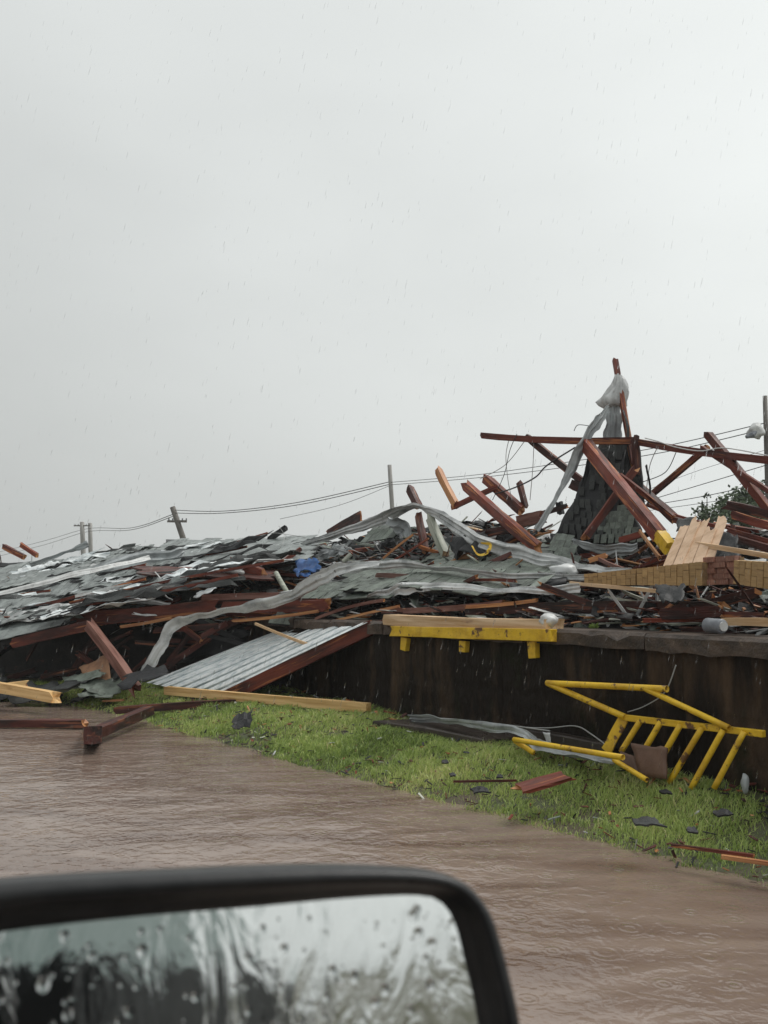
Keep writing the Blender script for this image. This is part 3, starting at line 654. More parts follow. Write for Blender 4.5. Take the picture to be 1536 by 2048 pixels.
T('thin tan edged post pointing up left of the leaning timbers', (873, 934, 5.0), (914, 1014, 4.8), 14, 'raw_wood')
T('red stick crossing behind the heavy leaning timber', (900, 1018, 4.8), (1000, 972, 5.0), 13)
T('dark red upright stub right of the leaning timbers', (1038, 962, 5.0), (1052, 1018, 4.9), 15, 'dark_red_wood')
T('small dark post stub near the foot of the brace', (1118, 1002, 5.2), (1122, 1030, 5.2), 12, 'tar_paper', 'tar_paper')
T('red upright timber under the peak of the grey membrane', (836, 1028, 4.2), (852, 1104, 3.8), 20)
T('splintered red stump poking through the membrane peak', (818, 974, 4.6), (838, 1016, 4.5), 20)
T('pale weathered board hanging down right of the membrane peak', (858, 1032, 4.0), (892, 1112, 3.6), 17, 'pale_wood', 'pine_wood', 'board', 'board')
T('orange broken board below the yellow crumpled scrap', (880, 1140, 3.0), (946, 1108, 3.4), 13, 'raw_wood', 'raw_wood', 'board', 'board')
T('thin stick crossing the dark hollow under the membrane', (765, 1118, 3.3), (828, 1068, 3.7), 4, 'raw_wood', 'raw_wood', 'stick', 'stick')
T('lower thin stick crossing the dark hollow under the membrane', (785, 1122, 3.1), (858, 1076, 3.5), 4, 'red_wood', 'raw_wood', 'stick', 'stick')
T('wide dark red plank end rising left of the membrane peak', (652, 1072, 5.6), (726, 1030, 5.2), 26, 'dark_red_wood', depth=.06)
T('left one of two far red rafters at the left edge', (6, 1092, 5.5), (52, 1116, 5.3), 13)
T('right one of two far red rafters at the left edge', (40, 1088, 5.4), (76, 1112, 5.2), 11)
T('red block of timber lying on the broken brown eave', (458, 1120, 2.0), (532, 1150, 1.6), 23)
T('red stick leaning up behind the blue tarp', (566, 1124, 2.4), (604, 1096, 2.8), 11)
T('wide red fascia board at the left above the dark gap', (138, 1240, -.1), (446, 1212, .3), 36, depth=.07, bend=-.006, seg=8)
T('red fascia board continuing right behind the hanging membrane', (438, 1214, .3), (662, 1212, .6), 28, depth=.07, seg=8)
T('rusty fascia board drooping at the lower left', (20, 1288, -.7), (192, 1248, -.3), 26, depth=.06)
T('red fascia stub above the small torn shingle patch', (540, 1222, .45), (664, 1206, .6), 26, depth=.05)
T('pinkish grey board lying above the red fascia', (394, 1196, .5), (568, 1191, .8), 13, 'pink_board', 'raw_wood', 'board', 'board', depth=.18)
T('red timber leaning from the fascia down to the grass at left', (172, 1242, -.5), (280, 1390, -1.2), 20, 'pink_board', 'red_wood', bend=.01)
T('short red strut hanging inside the dark gap', (362, 1252, .2), (404, 1284, -.1), 12)
T('thin tan stick pointing down over the corrugated sheet', (510, 1247, -.1), (622, 1291, -.9), 5, 'pine_wood', 'raw_wood', 'stick', 'stick')
T('dark red long fascia lying at the back of the dock', (925, 1222, .75), (1470, 1216, 1.1), 28, 'dark_red_wood', depth=.06, seg=8)
T('dark red fascia end with peeling paint near the grey canister', (1318, 1228, .6), (1452, 1222, .75), 30, 'dark_red_wood', depth=.05)
T('long thin brown board resting along the dock above the yellow bumper', (760, 1222, .55), (1010, 1206, .9), 11, 'pink_board', 'raw_wood', 'board', 'board')
T('orange splintered lath above the yellow bumper', (930, 1214, .6), (1080, 1200, .9), 7, 'raw_wood', 'raw_wood', 'board', 'board')
T('reddish board end in the left of the green shingle piece', (752, 1150, 2.0), (890, 1164, 1.6), 10, 'pink_board', 'raw_wood', 'board', 'board')
T('thin reddish lath in the right of the green shingle piece', (946, 1160, 1.6), (1034, 1162, 1.6), 6, 'red_wood', 'raw_wood', 'board', 'board')
T('long pale lath under the tan brick wall', (1140, 1166, 1.0), (1332, 1184, .5), 7, 'pine_wood', 'pine_wood', 'board', 'board')
T('yellowish pine board lying at the right end of the dock', (1438, 1244, .35), (1570, 1246, .3), 16, 'pine_wood', 'pine_wood', 'board', 'board')
T('weathered tan board jutting over the siding panel', (1388, 1087, 1.6), (1570, 1118, 1.0), 10, 'pine_wood', 'raw_wood', 'board', 'board')
T('thick dark timber stack end at the right edge', (1446, 1008, 3.4), (1580, 1040, 3.0), 24, 'dark_red_wood')
T('red plank sloping below the right timber stack', (1462, 1028, 3.0), (1580, 1062, 2.6), 22, 'red_wood', depth=.05)
T('red upright stub below the right timber stack', (1466, 1048, 3.0), (1466, 1096, 2.8), 14)
T('dark red plank sloping to the right behind the siding panel', (1344, 1038, 3.2), (1570, 1106, 2.3), 17, 'dark_red_wood')
T('second dark red plank behind the siding panel', (1450, 1058, 2.9), (1590, 1098, 2.4), 12, 'red_wood')
T('thin red rail curving right from the spire foot', (1290, 1008, 4.0), (1440, 1054, 3.4), 9, bend=-.02)
T('reddish lath leaning between shingles and yellow tip', (1278, 1060, 2.8), (1322, 1118, 2.5), 6, 'raw_wood', 'raw_wood', 'stick', 'stick')
T('red board lying behind the spire shingles', (1236, 1082, 3.3), (1290, 1066, 3.3), 16)
T('orange splintered lath in front of the black felt pile', (1176, 1122, 2.4), (1216, 1110, 2.5), 10, 'raw_wood', 'raw_wood', 'board', 'board')
T('red lath lying left of the tan brick end', (1198, 1118, 2.4), (1246, 1138, 2.1), 7, 'pink_board', 'raw_wood', 'board', 'board')
T('orange board among the rubble at the black felt', (1040, 1040, 4.6), (1140, 1010, 4.8), 12, 'dark_red_wood')
T('red board edge left of the slate coloured shingle patch', (1030, 1046, 3.8), (1090, 1032, 3.9), 24, 'pink_board', 'red_wood', 'board', 'board')
T('dark red board sticking out below the long leaning timber', (950, 1072, 3.7), (1030, 1056, 3.7), 20, 'dark_red_wood')
T('broken grey roof edge board curling up on the left ridge', (536, 1080, 6.4), (574, 1054, 6.2), 10, 'tar_paper', 'tar_paper', 'board', 'board')
T('dark red pipe board between fascia and eave', (390, 1206, .6), (640, 1200, .9), 7, 'dark_red_wood', 'raw_wood', 'board', 'board')
T('long orange splinter under the hanging membrane', (462, 1242, .0), (640, 1222, .3), 6, 'raw_wood', 'raw_wood', 'stick', 'stick')
T('long curved splinter between the fascia and the roof strip', (630, 1238, .2), (770, 1200, .5), 6, 'pink_board', 'raw_wood', 'stick', 'stick', bend=.02)
T('tan splinter lying just under the curved splinter', (660, 1244, .15), (800, 1212, .5), 5, 'raw_wood', 'raw_wood', 'stick', 'stick')
T('thin golden splinter beside the white flashing', (240, 1254, -.2), (350, 1234, .0), 6, 'raw_wood', 'raw_wood', 'stick', 'stick')

# lumber and timbers on the dock edge and the ground
T('long bright pine lumber lying on the yellow dock bumper', (778, 1239, .03), (1112, 1252, .03), 23, 'pine_wood', 'pine_wood', 'lumber', 'lumber', depth=.24, spl=(.25, .1), bend=-.004, seg=8)
T('long golden lumber lying on the grass before the corrugated sheet', (332, 1381, -1.15), (738, 1416, -.75), 17, 'golden_wood', 'golden_wood', 'lumber', 'lumber', depth=.10, spl=(.1, .1))
T('golden board lying at the far left water edge', (-60, 1364, -1.9), (122, 1397, -2.4), 19, 'golden_wood', 'golden_wood', 'lumber', 'lumber', depth=.12)
T('second golden board half hidden at the far left', (-40, 1380, -2.2), (60, 1366, -1.4), 12, 'golden_wood', 'raw_wood', 'lumber', 'lumber')
T('long dark red timber lying on the grass under the golden lumber', (228, 1421, -2.3), (520, 1403, -1.5), 18, 'dark_red_wood', depth=.12)
p0, p1 = G(-60, 1452, .02), G(176, 1453, .03)
beam('timber_beam', 'red timber half sunk in the flood water at left', 'beam', p0 + Vector((0, 0, .04)), p1 + Vector((0, 0, .04)), .14, .10, 'dark_red_wood')
o = thing('timber_beam', G(186, 1470, 0), 'dark end post of a red timber standing in the flood water', 'beam')
beam('post', None, None, G(186, 1470, -.1), G(186, 1470, .22), .2, .2, 'dark_red_wood', 'dark_red_wood', (.05, .05), parent=o)
beam('rail', None, None, G(190, 1466, .15), G(300, 1420, .18), .15, .12, 'dark_red_wood', 'pale_wood', (.1, .3), parent=o)
gp = G(1030, 1597, .2); gq = G(1142, 1566, .25)
beam('board', 'rust red board lying in the grass near the grey cloth', 'board', gp + Vector((0, 0, .06)), gq + Vector((0, 0, .07)), .16, .03, 'red_wood', roll=.12)
beam('board', 'long thin red lath half hidden in the grass', 'board', G(905, 1563, .24), G(1034, 1561, .24), .016, .018, 'red_wood')
beam('stick', 'upper red stick in the grass at the right edge', 'stick', G(1340, 1690, .14), G(1510, 1712, .16), .025, .02, 'red_wood')
beam('stick', 'lower orange stick in the grass at the right edge', 'stick', G(1440, 1713, .14), G(1580, 1733, .14), .03, .025, 'raw_wood')
beam('stick', 'pale twig upright at the water edge', 'stick', G(1270, 1700, .01), G(1270, 1700, .01) + Vector((.015, 0, .075)), .008, .008, 'pale_wood')
beam('board', 'short rusty lath on the grass by the leaning timber', 'board', G(205, 1402, .12), G(250, 1400, .14), .05, .03, 'raw_wood')
for i, (px, py, sx) in enumerate([(485, 1462, .30), (960, 1596, .26), (1295, 1662, .34), (1445, 1645, .22), (890, 1537, .12), (1385, 1680, .12), (1000, 1568, .10), (755, 1425, .2), (1330, 1600, .15), (905, 1565, .1)]):
    c0 = G(px, py, .22); a0 = rnd.uniform(-.5, .5); dx = Vector((math.cos(a0), math.sin(a0), 0)) * sx / 2; dy = Vector((-math.sin(a0), math.cos(a0), 0)) * sx * .35
    lift_ = Vector((0, 0, .055)); dx *= (.8 if i == 0 else .55); dy *= (.8 if i == 0 else .55)
    lab = ['black pointed roofing scrap on the grass below the golden lumber', 'flat black scrap in the grass left of the rust red board', 'slate grey shingle scrap in the grass near the water edge', 'dark scrap in the grass below the yellow railing',
           'tiny dark scrap in the middle of the grass', 'small black flake in the grass at right', 'small dark flake by the long red lath', 'dark flattened scrap at the end of the golden lumber', 'dark flake at the foot of the railing', 'dark bit left of the long red lath'][i]
    pk = Vector((0, 0, .16)) if i == 0 else Vector((0, 0, .02))
    sheet('roofing_scrap', lab, 'scrap', [c0 - dx - dy + lift_, c0 + dx - dy + lift_, c0 + dx * .6 + dy + lift_ + pk, c0 - dx * .8 + dy + lift_ + pk * .7], 'shingle_dark' if i == 2 else 'tar_paper', 5, 4, .07, 3, .12, .012, 40 + i, smooth=False, group='roofing scraps in the grass')

# ---------------------------------------------------------------- membrane, flashing and cloth
ribbon('membrane_strip', 'grey membrane strip hanging taut from the spire to the pile', 'membrane', [(1218, 812, 4.3), (1196, 842, 4.2), (1168, 884, 3.9), (1140, 940, 3.8), (1110, 1000, 3.7), (1072, 1062, 3.6)] and [(1218, 812, 4.3, 14), (1196, 840, 4.1, 30), (1168, 886, 3.9, 34), (1140, 940, 3.8, 26), (1110, 1000, 3.7, 20), (1072, 1060, 3.6, 18)], 'grey_tarp', 2, .3, seed=1)
ribbon('membrane_strip', 'long grey membrane strip draped from the peak down to the brick wall', 'membrane', [(600, 1092, 4.6, 14), (690, 1062, 4.5, 30), (770, 1036, 4.3, 40), (832, 1014, 4.1, 44), (880, 1036, 3.8, 44), (950, 1078, 3.2, 40), (1040, 1106, 2.8, 36), (1120, 1124, 2.5, 36), (1200, 1142, 2.0, 24), (1262, 1140, 1.8, 12)], 'membrane', 3, .38, n=110, seed=2)
ribbon('membrane_strip', 'membrane curtain sagging left of the peak', 'membrane', [(780, 1050, 4.0, 50), (800, 1060, 3.9, 60), (812, 1075, 3.8, 40)], 'grey_tarp', 3, .4, n=24, seed=33)
ribbon('membrane_strip', 'upper flat grey membrane strip across the green shingles', 'membrane', [(640, 1150, 1.6, 24), (700, 1134, 1.9, 26), (790, 1130, 1.9, 24), (900, 1140, 1.8, 24), (1020, 1152, 1.6, 22), (1180, 1156, 1.2, 18)], 'membrane', 2, .35, seed=3)
ribbon('membrane_strip', 'long pale strip trailing down over the fascia into the dark gap', 'membrane', [(284, 1350, -.8, 20), (318, 1300, -.7, 30), (346, 1250, -.6, 30), (400, 1232, -.5, 32), (490, 1216, -.35, 32), (570, 1196, -.2, 36), (625, 1164, .2, 44), (680, 1138, .8, 34), (760, 1130, 1.4, 22)], 'membrane', 2, .3, n=100, seed=4)
ribbon('membrane_strip', 'lower flat membrane strip above the dock edge', 'membrane', [(736, 1196, .75, 26), (800, 1180, .9, 30), (880, 1172, 1.0, 26), (1010, 1180, .9, 20), (1160, 1176, .9, 22)], 'membrane', 2, .35, seed=5)
ribbon('flashing_strip', 'bright white metal flashing running along the left roof slope', 'flashing', [(-40, 1198, .7, 16), (80, 1166, 1.2, 15), (200, 1138, 2.0, 14), (300, 1114, 3.2, 12)], 'white_scrap', 1, .25, n=40, seed=6)
ribbon('flashing_strip', 'second pale flashing strip lower on the left roof', 'flashing', [(150, 1192, .4, 9), (220, 1178, .7, 10), (310, 1160, 1.2, 8)], 'white_scrap', 1, .25, n=30, seed=7)
ribbon('membrane_strip', 'torn membrane flap bunched on the left roof slope', 'membrane', [(176, 1146, 2.4, 16), (260, 1118, 3.2, 36), (350, 1108, 3.6, 32), (372, 1100, 3.9, 14)], 'grey_tarp', 2, .4, n=36, seed=8)
ribbon('membrane_strip', 'grey flap folded on the far left ridge', 'membrane', [(60, 1130, 5.6, 16), (130, 1106, 6.0, 26), (176, 1088, 6.4, 16)], 'grey_tarp', 2, .4, n=30, seed=9)
ribbon('membrane_strip', 'pale membrane fold lying above the left fascia', 'membrane', [(180, 1216, .2, 14), (260, 1202, .4, 14), (340, 1208, .4, 12)], 'membrane', 2, .35, n=30, seed=10)
ribbon('grey_cloth', 'long grey cloth trailing from the step down behind the yellow pipe', 'cloth', [(820, 1436, -.9, 20), (880, 1440, -.85, 26), (960, 1452, -.85, 24), (1040, 1464, -.8, 22), (1072, 1488, -.75, 28), (1130, 1506, -.72, 34), (1200, 1516, -.70, 34), (1240, 1518, -.62, 22)], 'grey_tarp', 2, .35, n=90, seed=11)
ribbon('grey_cloth', 'crumpled grey tarp at the foot of the spire shingles', 'cloth', [(1146, 1082, 2.9, 16), (1184, 1096, 2.8, 30), (1230, 1100, 2.7, 36), (1275, 1094, 2.7, 24)], 'grey_tarp', 3, .4, n=40, seed=12)
ribbon('grey_cloth', 'dark grey cloth hanging under the bag at the spire top', 'cloth', [(1226, 812, 4.5, 40), (1228, 845, 4.45, 44), (1222, 895, 4.4, 60)], 'grey_tarp', 3, .3, n=26, seed=13)
def hood(name, label, cat, rows_, m, seed, n_=40):
    V, Fc = [], []
    for k_, (px, py, o_, rx) in enumerate(rows_):
        c_ = Q(px, py, o_); rr_ = rx * S(px, o_)
        for i in range(n_):
            a = 2 * math.pi * i / n_
            f = 1 + .16 * math.sin(5 * a + k_ * .5 + seed) + .10 * math.sin(11 * a - k_ * .8) + .25 * noise.noise(Vector((math.cos(a) * 1.5, math.sin(a) * 1.5, k_ * .45 + seed)))
            V.append(c_ + Vector((math.cos(a) * rr_ * f, math.sin(a) * rr_ * f * .8, .03 * noise.noise(Vector((math.cos(a) * 2, math.sin(a) * 2, k_))) - .10 * (1 if k_ > len(rows_) - 3 else 0) * max(0, -math.cos(a)) * .3)))
    for k_ in range(len(rows_) - 1):
        for i in range(n_): Fc.append((k_ * n_ + i, k_ * n_ + (i + 1) % n_, (k_ + 1) * n_ + (i + 1) % n_, (k_ + 1) * n_ + i))
    return mk(name, V, Fc, m, smooth=True, label=label, cat=cat)
hood('cloth_hood', 'pale grey cloth bundle caught round the spire tip', 'cloth', [(1236, 750, 4.6, 7), (1238, 758, 4.6, 11), (1238, 768, 4.6, 14), (1235, 778, 4.6, 19), (1231, 788, 4.6, 24), (1228, 797, 4.6, 28), (1227, 804, 4.6, 29), (1228, 811, 4.6, 26), (1230, 814, 4.6, 18), (1232, 813, 4.6, 8)], 'membrane', 3)
wad('white_wad', 'white foam wad at the right end of the pine lumber', 'foam', Q(1098, 1241, -.05), .085, .06, .065, 'white_scrap', 5, .35)
wad('white_wad', 'dirty white crumpled bag beside the draped membrane end', 'bag', Q(1128, 1142, 2.0), .17, .1, .075, 'membrane', 6, .4)
sheet('blue_tarp', 'crumpled bright blue tarp scrap in the rubble', 'tarp', qc((590, 1144, 1.7), (640, 1140, 1.8), (636, 1122, 2.2), (592, 1122, 2.2)), 'blue_tarp', 9, 6, .1, 3, .1, .008, 51)
sheet('blue_tarp', 'small blue tarp corner below the larger blue scrap', 'tarp', qc((592, 1152, 1.5), (618, 1154, 1.5), (622, 1142, 1.8), (594, 1142, 1.8)), 'blue_tarp', 6, 4, .1, 3, .1, .008, 52)
ribbon('yellow_scrap', 'bent yellow painted metal scrap under the membrane', 'scrap', [(944, 1092, 2.9, 6), (956, 1108, 2.85, 10), (974, 1106, 2.8, 12), (980, 1090, 2.9, 10), (962, 1086, 2.95, 6)], 'yellow_paint', 1, .15, n=30, k=6, seed=14)
sheet('cardboard_sheet', 'brown cardboard sheet leaning by the left timber', 'cardboard', qc((186, 1378, -1.0), (224, 1376, -1.0), (216, 1304, -.5), (160, 1336, -.6)), 'cardboard', 7, 7, .04, 2, .04, .012, 53)
sheet('plywood_sheet', 'tan boxed eave face under the broken brown eave', 'panel', qc((300, 1182, 1.1), (400, 1180, 1.2), (402, 1158, 1.25), (296, 1158, 1.2)), 'cardboard', 8, 4, .02, 2, .04, .015, 54)
sheet('eave_board', 'broken dark brown eave jutting out of the left roof', 'eave', qc((288, 1150, 1.0), (545, 1160, 1.2), (560, 1142, 2.3), (268, 1133, 2.2)), 'dark_red_wood', 16, 5, .004, 6, .05, .035, 55, smooth=False)
sg = thing('tan_siding', Q(1370, 1140, 1.25), 'pale tan board siding panel with torn top leaning behind the brick wall', 'siding')
for k_ in range(5):
    f0, f1 = k_ / 5 + .004, (k_ + 1) / 5 - .004; hgt_ = [.84, 1.0, .98, .80, 1.03][k_]
    B0, B1, T0, T1 = Q(1322, 1142, 1.25), Q(1420, 1132, 1.25), Q(1370, 1034, 1.9), Q(1452, 1036, 1.9)
    q0, q1 = B0.lerp(B1, f0), B0.lerp(B1, f1); r0, r1 = T0.lerp(T1, f0), T0.lerp(T1, f1); off_ = Vector((0, -.02 * (k_ % 2) - .008 * k_, 0))
    sheet('plank', None, None, [q0 + off_, q1 + off_, q1.lerp(r1, hgt_) + off_ * 2, q0.lerp(r0, hgt_) + off_ * .5], 'siding', 4, 8, .004, 3, .02, .014, 70 + k_, smooth=False, jag_top=.13, parent=sg)
sheet('felt_scrap', 'small crumpled white metal sheet below the broken eave', 'sheet metal', qc((388, 1196, .5), (420, 1186, .55), (434, 1172, .8), (396, 1184, .8)), 'galvanised', 6, 4, .05, 3, .05, .006, 57)
sheet('felt_scrap', 'grey slate scrap hanging behind the yellow tip', 'scrap', qc((1352, 1062, 2.7), (1398, 1070, 2.7), (1392, 1034, 3.0), (1356, 1036, 3.0)), 'shingle_dark', 6, 5, .05, 3, .06, .01, 58)

# white pipes
def pipe(name, label, pts, rpx, m, cat='pipe'):
    path = [Vector(p) for p in catmull([Q(*p) for p in pts], 14)]
    V, Fc = tube(path, rpx * S(pts[0][0], pts[0][2]), 10)
    return mk(name, V, Fc, m, smooth=True, label=label, cat=cat)
pipe('pipe', 'bent white pipe lying on the broken brown eave', [(432, 1126, 1.9), (442, 1138, 1.7), (486, 1146, 1.5)], 4.5, 'white_scrap')
pipe('pipe', 'pale tube standing crooked right of the red block', [(552, 1146, 1.4), (562, 1164, 1.2), (576, 1188, 1.0)], 5, 'pale_wood')
pipe('pipe', 'short pale tube near the blue tarp', [(686, 1124, 2.6), (702, 1108, 2.8)], 4.5, 'pale_wood')
pipe('pipe', 'thin white conduit lying above the pinkish board', [(454, 1198, .6), (560, 1186, .8), (640, 1170, 1.0)], 2.0, 'white_scrap')
pipe('pipe', 'thin white conduit curving over the red block', [(452, 1138, 1.8), (506, 1122, 2.0), (586, 1120, 2.2)], 2.0, 'white_scrap')

# grey canister on the dock
o = thing('canister', Q(1430, 1262, .12), 'small grey plastic canister lying on the dock edge', 'canister')
a0, a1 = Q(1413, 1250, .16), Q(1446, 1253, .10)
V, Fc = tube([a0, a0.lerp(a1, .08), a0.lerp(a1, .92), a1], [.05, .062, .062, .052], 16); mk('body', V, Fc, 'grey_plastic', smooth=True, parent=o)
d = (a1 - a0).normalized(); V, Fc = tube([a1, a1 + d * .012], .04, 14); mk('lid', V, Fc, 'white_scrap', parent=o)

# ---------------------------------------------------------------- corrugated sheet with its red edge beam
cor = thing('corrugated_sheet', G(430, 1396, .15), 'white corrugated metal sheet with red edge beam leaning on the dock', 'sheet metal')
c_br = Q(432, 1392, -.95); c_tr = Q(742, 1246, -.02); c_bl = Q(300, 1366, -.45); c_tl = Q(560, 1262, .9)
nw, nl = 128, 10; V = []
ex = (c_tr - c_br); nrm = ex.cross(c_bl - c_br).normalized()
if nrm.dot(EYEP - c_br) < 0: nrm = -nrm
rr = random.Random(5); cut = [rr.uniform(.86, 1.0) for _ in range(12)]
for i in range(nw + 1):
    f = i / nw
    for j in range(nl + 1):
        s = j / nl * (cut[int(f * 11)] if i > 9 else 1.0) + (.0)
        p = c_br.lerp(c_bl, f).lerp(c_tr.lerp(c_tl, f), s)
        ph = (f * 7) % 1
        h = .085 * max(0, min(1, (abs(ph - .5) - .10) * 14))
        p = p + nrm * (h + .03 * noise.noise(p * .8))
        V.append(p)
Fc = [(i * (nl + 1) + j, (i + 1) * (nl + 1) + j, (i + 1) * (nl + 1) + j + 1, i * (nl + 1) + j + 1) for i in range(nw) for j in range(nl)]
q = mk('sheet', V, Fc, 'galvanised', parent=cor); sm = q.modifiers.new('thickness', 'SOLIDIFY'); sm.thickness = .003
beam('edge_beam', None, None, c_br - Vector((.02, .08, .10)), c_tr + Vector((.04, -.06, -.04)), .06, .20, 'red_wood', 'raw_wood', (.1, .5), parent=cor)

# ---------------------------------------------------------------- yellow dock bumper
yb = thing('dock_bumper', Q(950, 1275, -.1), 'yellow steel bumper rail bolted along the dock edge', 'bumper')
q = beam('rail', None, None, Q(784, 1262, -.13), Q(1108, 1271, -.13), .10, 22 * S(950), 'yellow_paint', 'yellow_paint', (.5, .02), parent=yb, seg=10); bevel(q)
for px, py, w_, h_ in ((811, 1288, 22, 26), (929, 1293, 22, 22), (1068, 1299, 24, 34)):
    Mx = M.copy(); Mx.translation = Q(px, py, -.06); s_ = S(px)
    V, Fc = box_vf(Mx @ Matrix.Rotation(rnd.uniform(-.2, .25), 4, 'Y'), w_ * s_ / 1.0, .07, h_ * s_)
    V[0] = V[0].lerp(V[1], .15); V[2] = V[2].lerp(V[3], .15)
    q = mk('bracket', V, Fc, 'yellow_paint', parent=yb); bevel(q, .008)
for px, py in ((924, 1266), (986, 1268), (1060, 1270)):
    V, Fc = tube([Q(px, py, -.19), Q(px, py, -.16)], .012, 8); mk('bolt', V, Fc, 'yellow_paint', parent=yb)

# ---------------------------------------------------------------- twisted yellow guard railing
yr = thing('guard_railing', G(1383, 1577, .25), 'twisted yellow guard railing leaning on the dock wall at right', 'railing')
def ytube(name, a, c, rpx=6, parent=None, bend=0.0):
    p0, p1 = Q(*a), Q(*c); s_ = (S(a[0], a[2]) + S(c[0], c[2])) / 2
    path = [p0.lerp(p1, i / 8) + Vector((0, 0, bend * math.sin(math.pi * i / 8))) for i in range(9)]
    V, Fc = tube(path, rpx * s_, 14, cap=False); q = mk(name, V, Fc, 'yellow_paint', smooth=True, parent=parent)
    sm = q.modifiers.new('thickness', 'SOLIDIFY'); sm.thickness = .004; sm.offset = -1
    return q
ytube('top_tube', (1094, 1366, -.42), (1334, 1378, -.32), 6.2, yr)
ytube('side_tube', (1096, 1367, -.42), (1250, 1434, -.30), 6.0, yr)
ytube('side_tube', (1292, 1378, -.34), (1458, 1456, -.26), 6.0, yr)
q = beam('flat_rail', None, None, Q(1240, 1434, -.28), Q(1528, 1468, -.20), .05, 12 * S(1380), 'yellow_paint', 'yellow_paint', (0, 0), parent=yr); bevel(q)
q = beam('flat_post', None, None, Q(1247, 1437, -.28), Q(1212, 1503, -.36), .012, 22 * S(1230), 'yellow_paint', 'yellow_paint', (0, 0), parent=yr, roll=.3)
for a, c in (((1283, 1438), (1242, 1504)), ((1322, 1443), (1276, 1522)), ((1362, 1448), (1308, 1543)), ((1405, 1454), (1338, 1566)), ((1447, 1459), (1382, 1577)), ((1488, 1464), (1428, 1577))):
    ytube('baluster', (*a, -.26), (*c, -.40), 5.8, yr)
yp = thing('yellow_pipe', G(1140, 1520, .25), 'loose yellow pipe end lying over the grey cloth', 'pipe')
ytube('long_tube', (1028, 1479, -1.0), (1246, 1515, -.95), 5.4, yp)
ytube('short_tube', (1030, 1482, -.98), (1068, 1506, -.85), 5.0, yp)
ytube('short_tube', (1228, 1520, -.66), (1294, 1560, -.70), 5.2, yp)
# cardboard between the balusters
sheet('cardboard_sheet', 'wet brown cardboard square standing behind the yellow balusters', 'cardboard', qc((1280, 1554, -.52), (1333, 1558, -.54), (1334, 1492, -.46), (1264, 1486, -.44)), 'wet_cardboard', 7, 7, .02, 2, .02, .02, 61, jag_top=.06)
sheet('cardboard_sheet', 'smaller cardboard flap left of the standing cardboard square', 'cardboard', qc((1236, 1530, -.48), (1282, 1552, -.5), (1268, 1512, -.42), (1242, 1502, -.42)), 'wet_cardboard', 5, 5, .02, 2, .02, .015, 62)
wad('white_wad', 'small torn white rag at the right end of the dock foot', 'rag', Q(1490, 1566, -.25), .028, .025, .07, 'grey_tarp', 9, .4)
sheet('white_scrap', 'small white scrap behind the yellow pipe on the step', 'scrap', qc((1094, 1486, -.3), (1102, 1486, -.3), (1100, 1466, -.3), (1086, 1464, -.3)), 'white_scrap', 4, 4, .06, 3, .05, .006, 63)
cable('cable', 'thin pale cable looping over the step to the railing', [Q(1000, 1452, -.2), Q(1090, 1456, -.15), Q(1150, 1452, -.12), Q(1185, 1470, -.2), Q(1225, 1500, -.3)], .006, 'cable_pale')
cable('cable', 'pale cable lying along the foot of the dock wall', [Q(740, 1440, -.35), Q(860, 1436, -.3), Q(980, 1446, -.25), Q(1100, 1462, -.2)], .008, 'cable_pale')
cable('cable', 'thin cable arching behind the yellow railing', [Q(1255, 1424, -.1), Q(1290, 1412, -.06), Q(1330, 1384, -.08), Q(1352, 1330, -.08)], .005, 'cable_pale')

# ---------------------------------------------------------------- fallen tan brick wall
bw = thing('brick_wall', Q(1300, 1172, .7), 'fallen tan brick wall lying along the dock with a broken red patch', 'wall')
def brick_run(pa, pb, ha, hb, tx, m, rows=2, depth=.11, wob=.004):
    """bricks standing on end between bottom points pa, pb; heights ha, hb"""
    L = (pb - pa).length; n_ = max(2, int(L / .072)); x = (pb - pa).normalized(); z = Vector((0, 0, 1)); y = z.cross(x).normalized(); z = x.cross(y)
    ms_ = [slab_mesh('brick', L / n_ - .006, depth, 1.0, m, .03) for _ in range(3)]
    Mo = Matrix((x, y, z)).transposed().to_4x4()
    for i in range(n_):
        f = (i + .5) / n_; h = ha + (hb - ha) * f; cutp = [0, .42, 1] if i % 2 else [0, .68, 1]
        for a_, c_ in zip(cutp, cutp[1:]):
            hh = h * (c_ - a_) - .007
            Mi = Mo.copy(); Mi.translation = pa.lerp(pb, f) + z * (h * (a_ + c_) / 2) + y * rnd.uniform(-wob, wob)
            Mi = Mi @ Matrix.Rotation(rnd.uniform(-.012, .012), 4, 'Y') @ Matrix.Diagonal((1, 1, hh, 1))
            put('brick', rnd.choice(ms_), Mi, bw)
    Mi = Mo.copy(); hm = (ha + hb) / 2; V = []
    for q_, h in ((pa, ha), (pb, hb)):
        for yy in (-depth * .42, depth * .42):
            V += [q_ + y * yy + z * .004, q_ + y * yy + z * (h - .012)]
    mk('mortar', V, [(0, 1, 5, 4), (2, 6, 7, 3), (1, 3, 7, 5), (0, 4, 6, 2), (0, 2, 3, 1), (4, 5, 7, 6)], 'mortar', parent=bw)
def Bp(px, py, o): return Q(px, py, o)
brick_run(Bp(1176, 1172, 1.1), Bp(1280, 1171, .95), 24 * S(1176, 1.1), 34 * S(1280, .95), None, 'tan_brick')
brick_run(Bp(1281, 1171, .94), Bp(1412, 1172, .85), 34 * S(1281, .95), 49 * S(1412, .85), None, 'tan_brick')
brick_run(Bp(1476, 1168, .80), Bp(1590, 1186, .55), 48 * S(1476, .8), 60 * S(1590, .55), None, 'tan_brick')
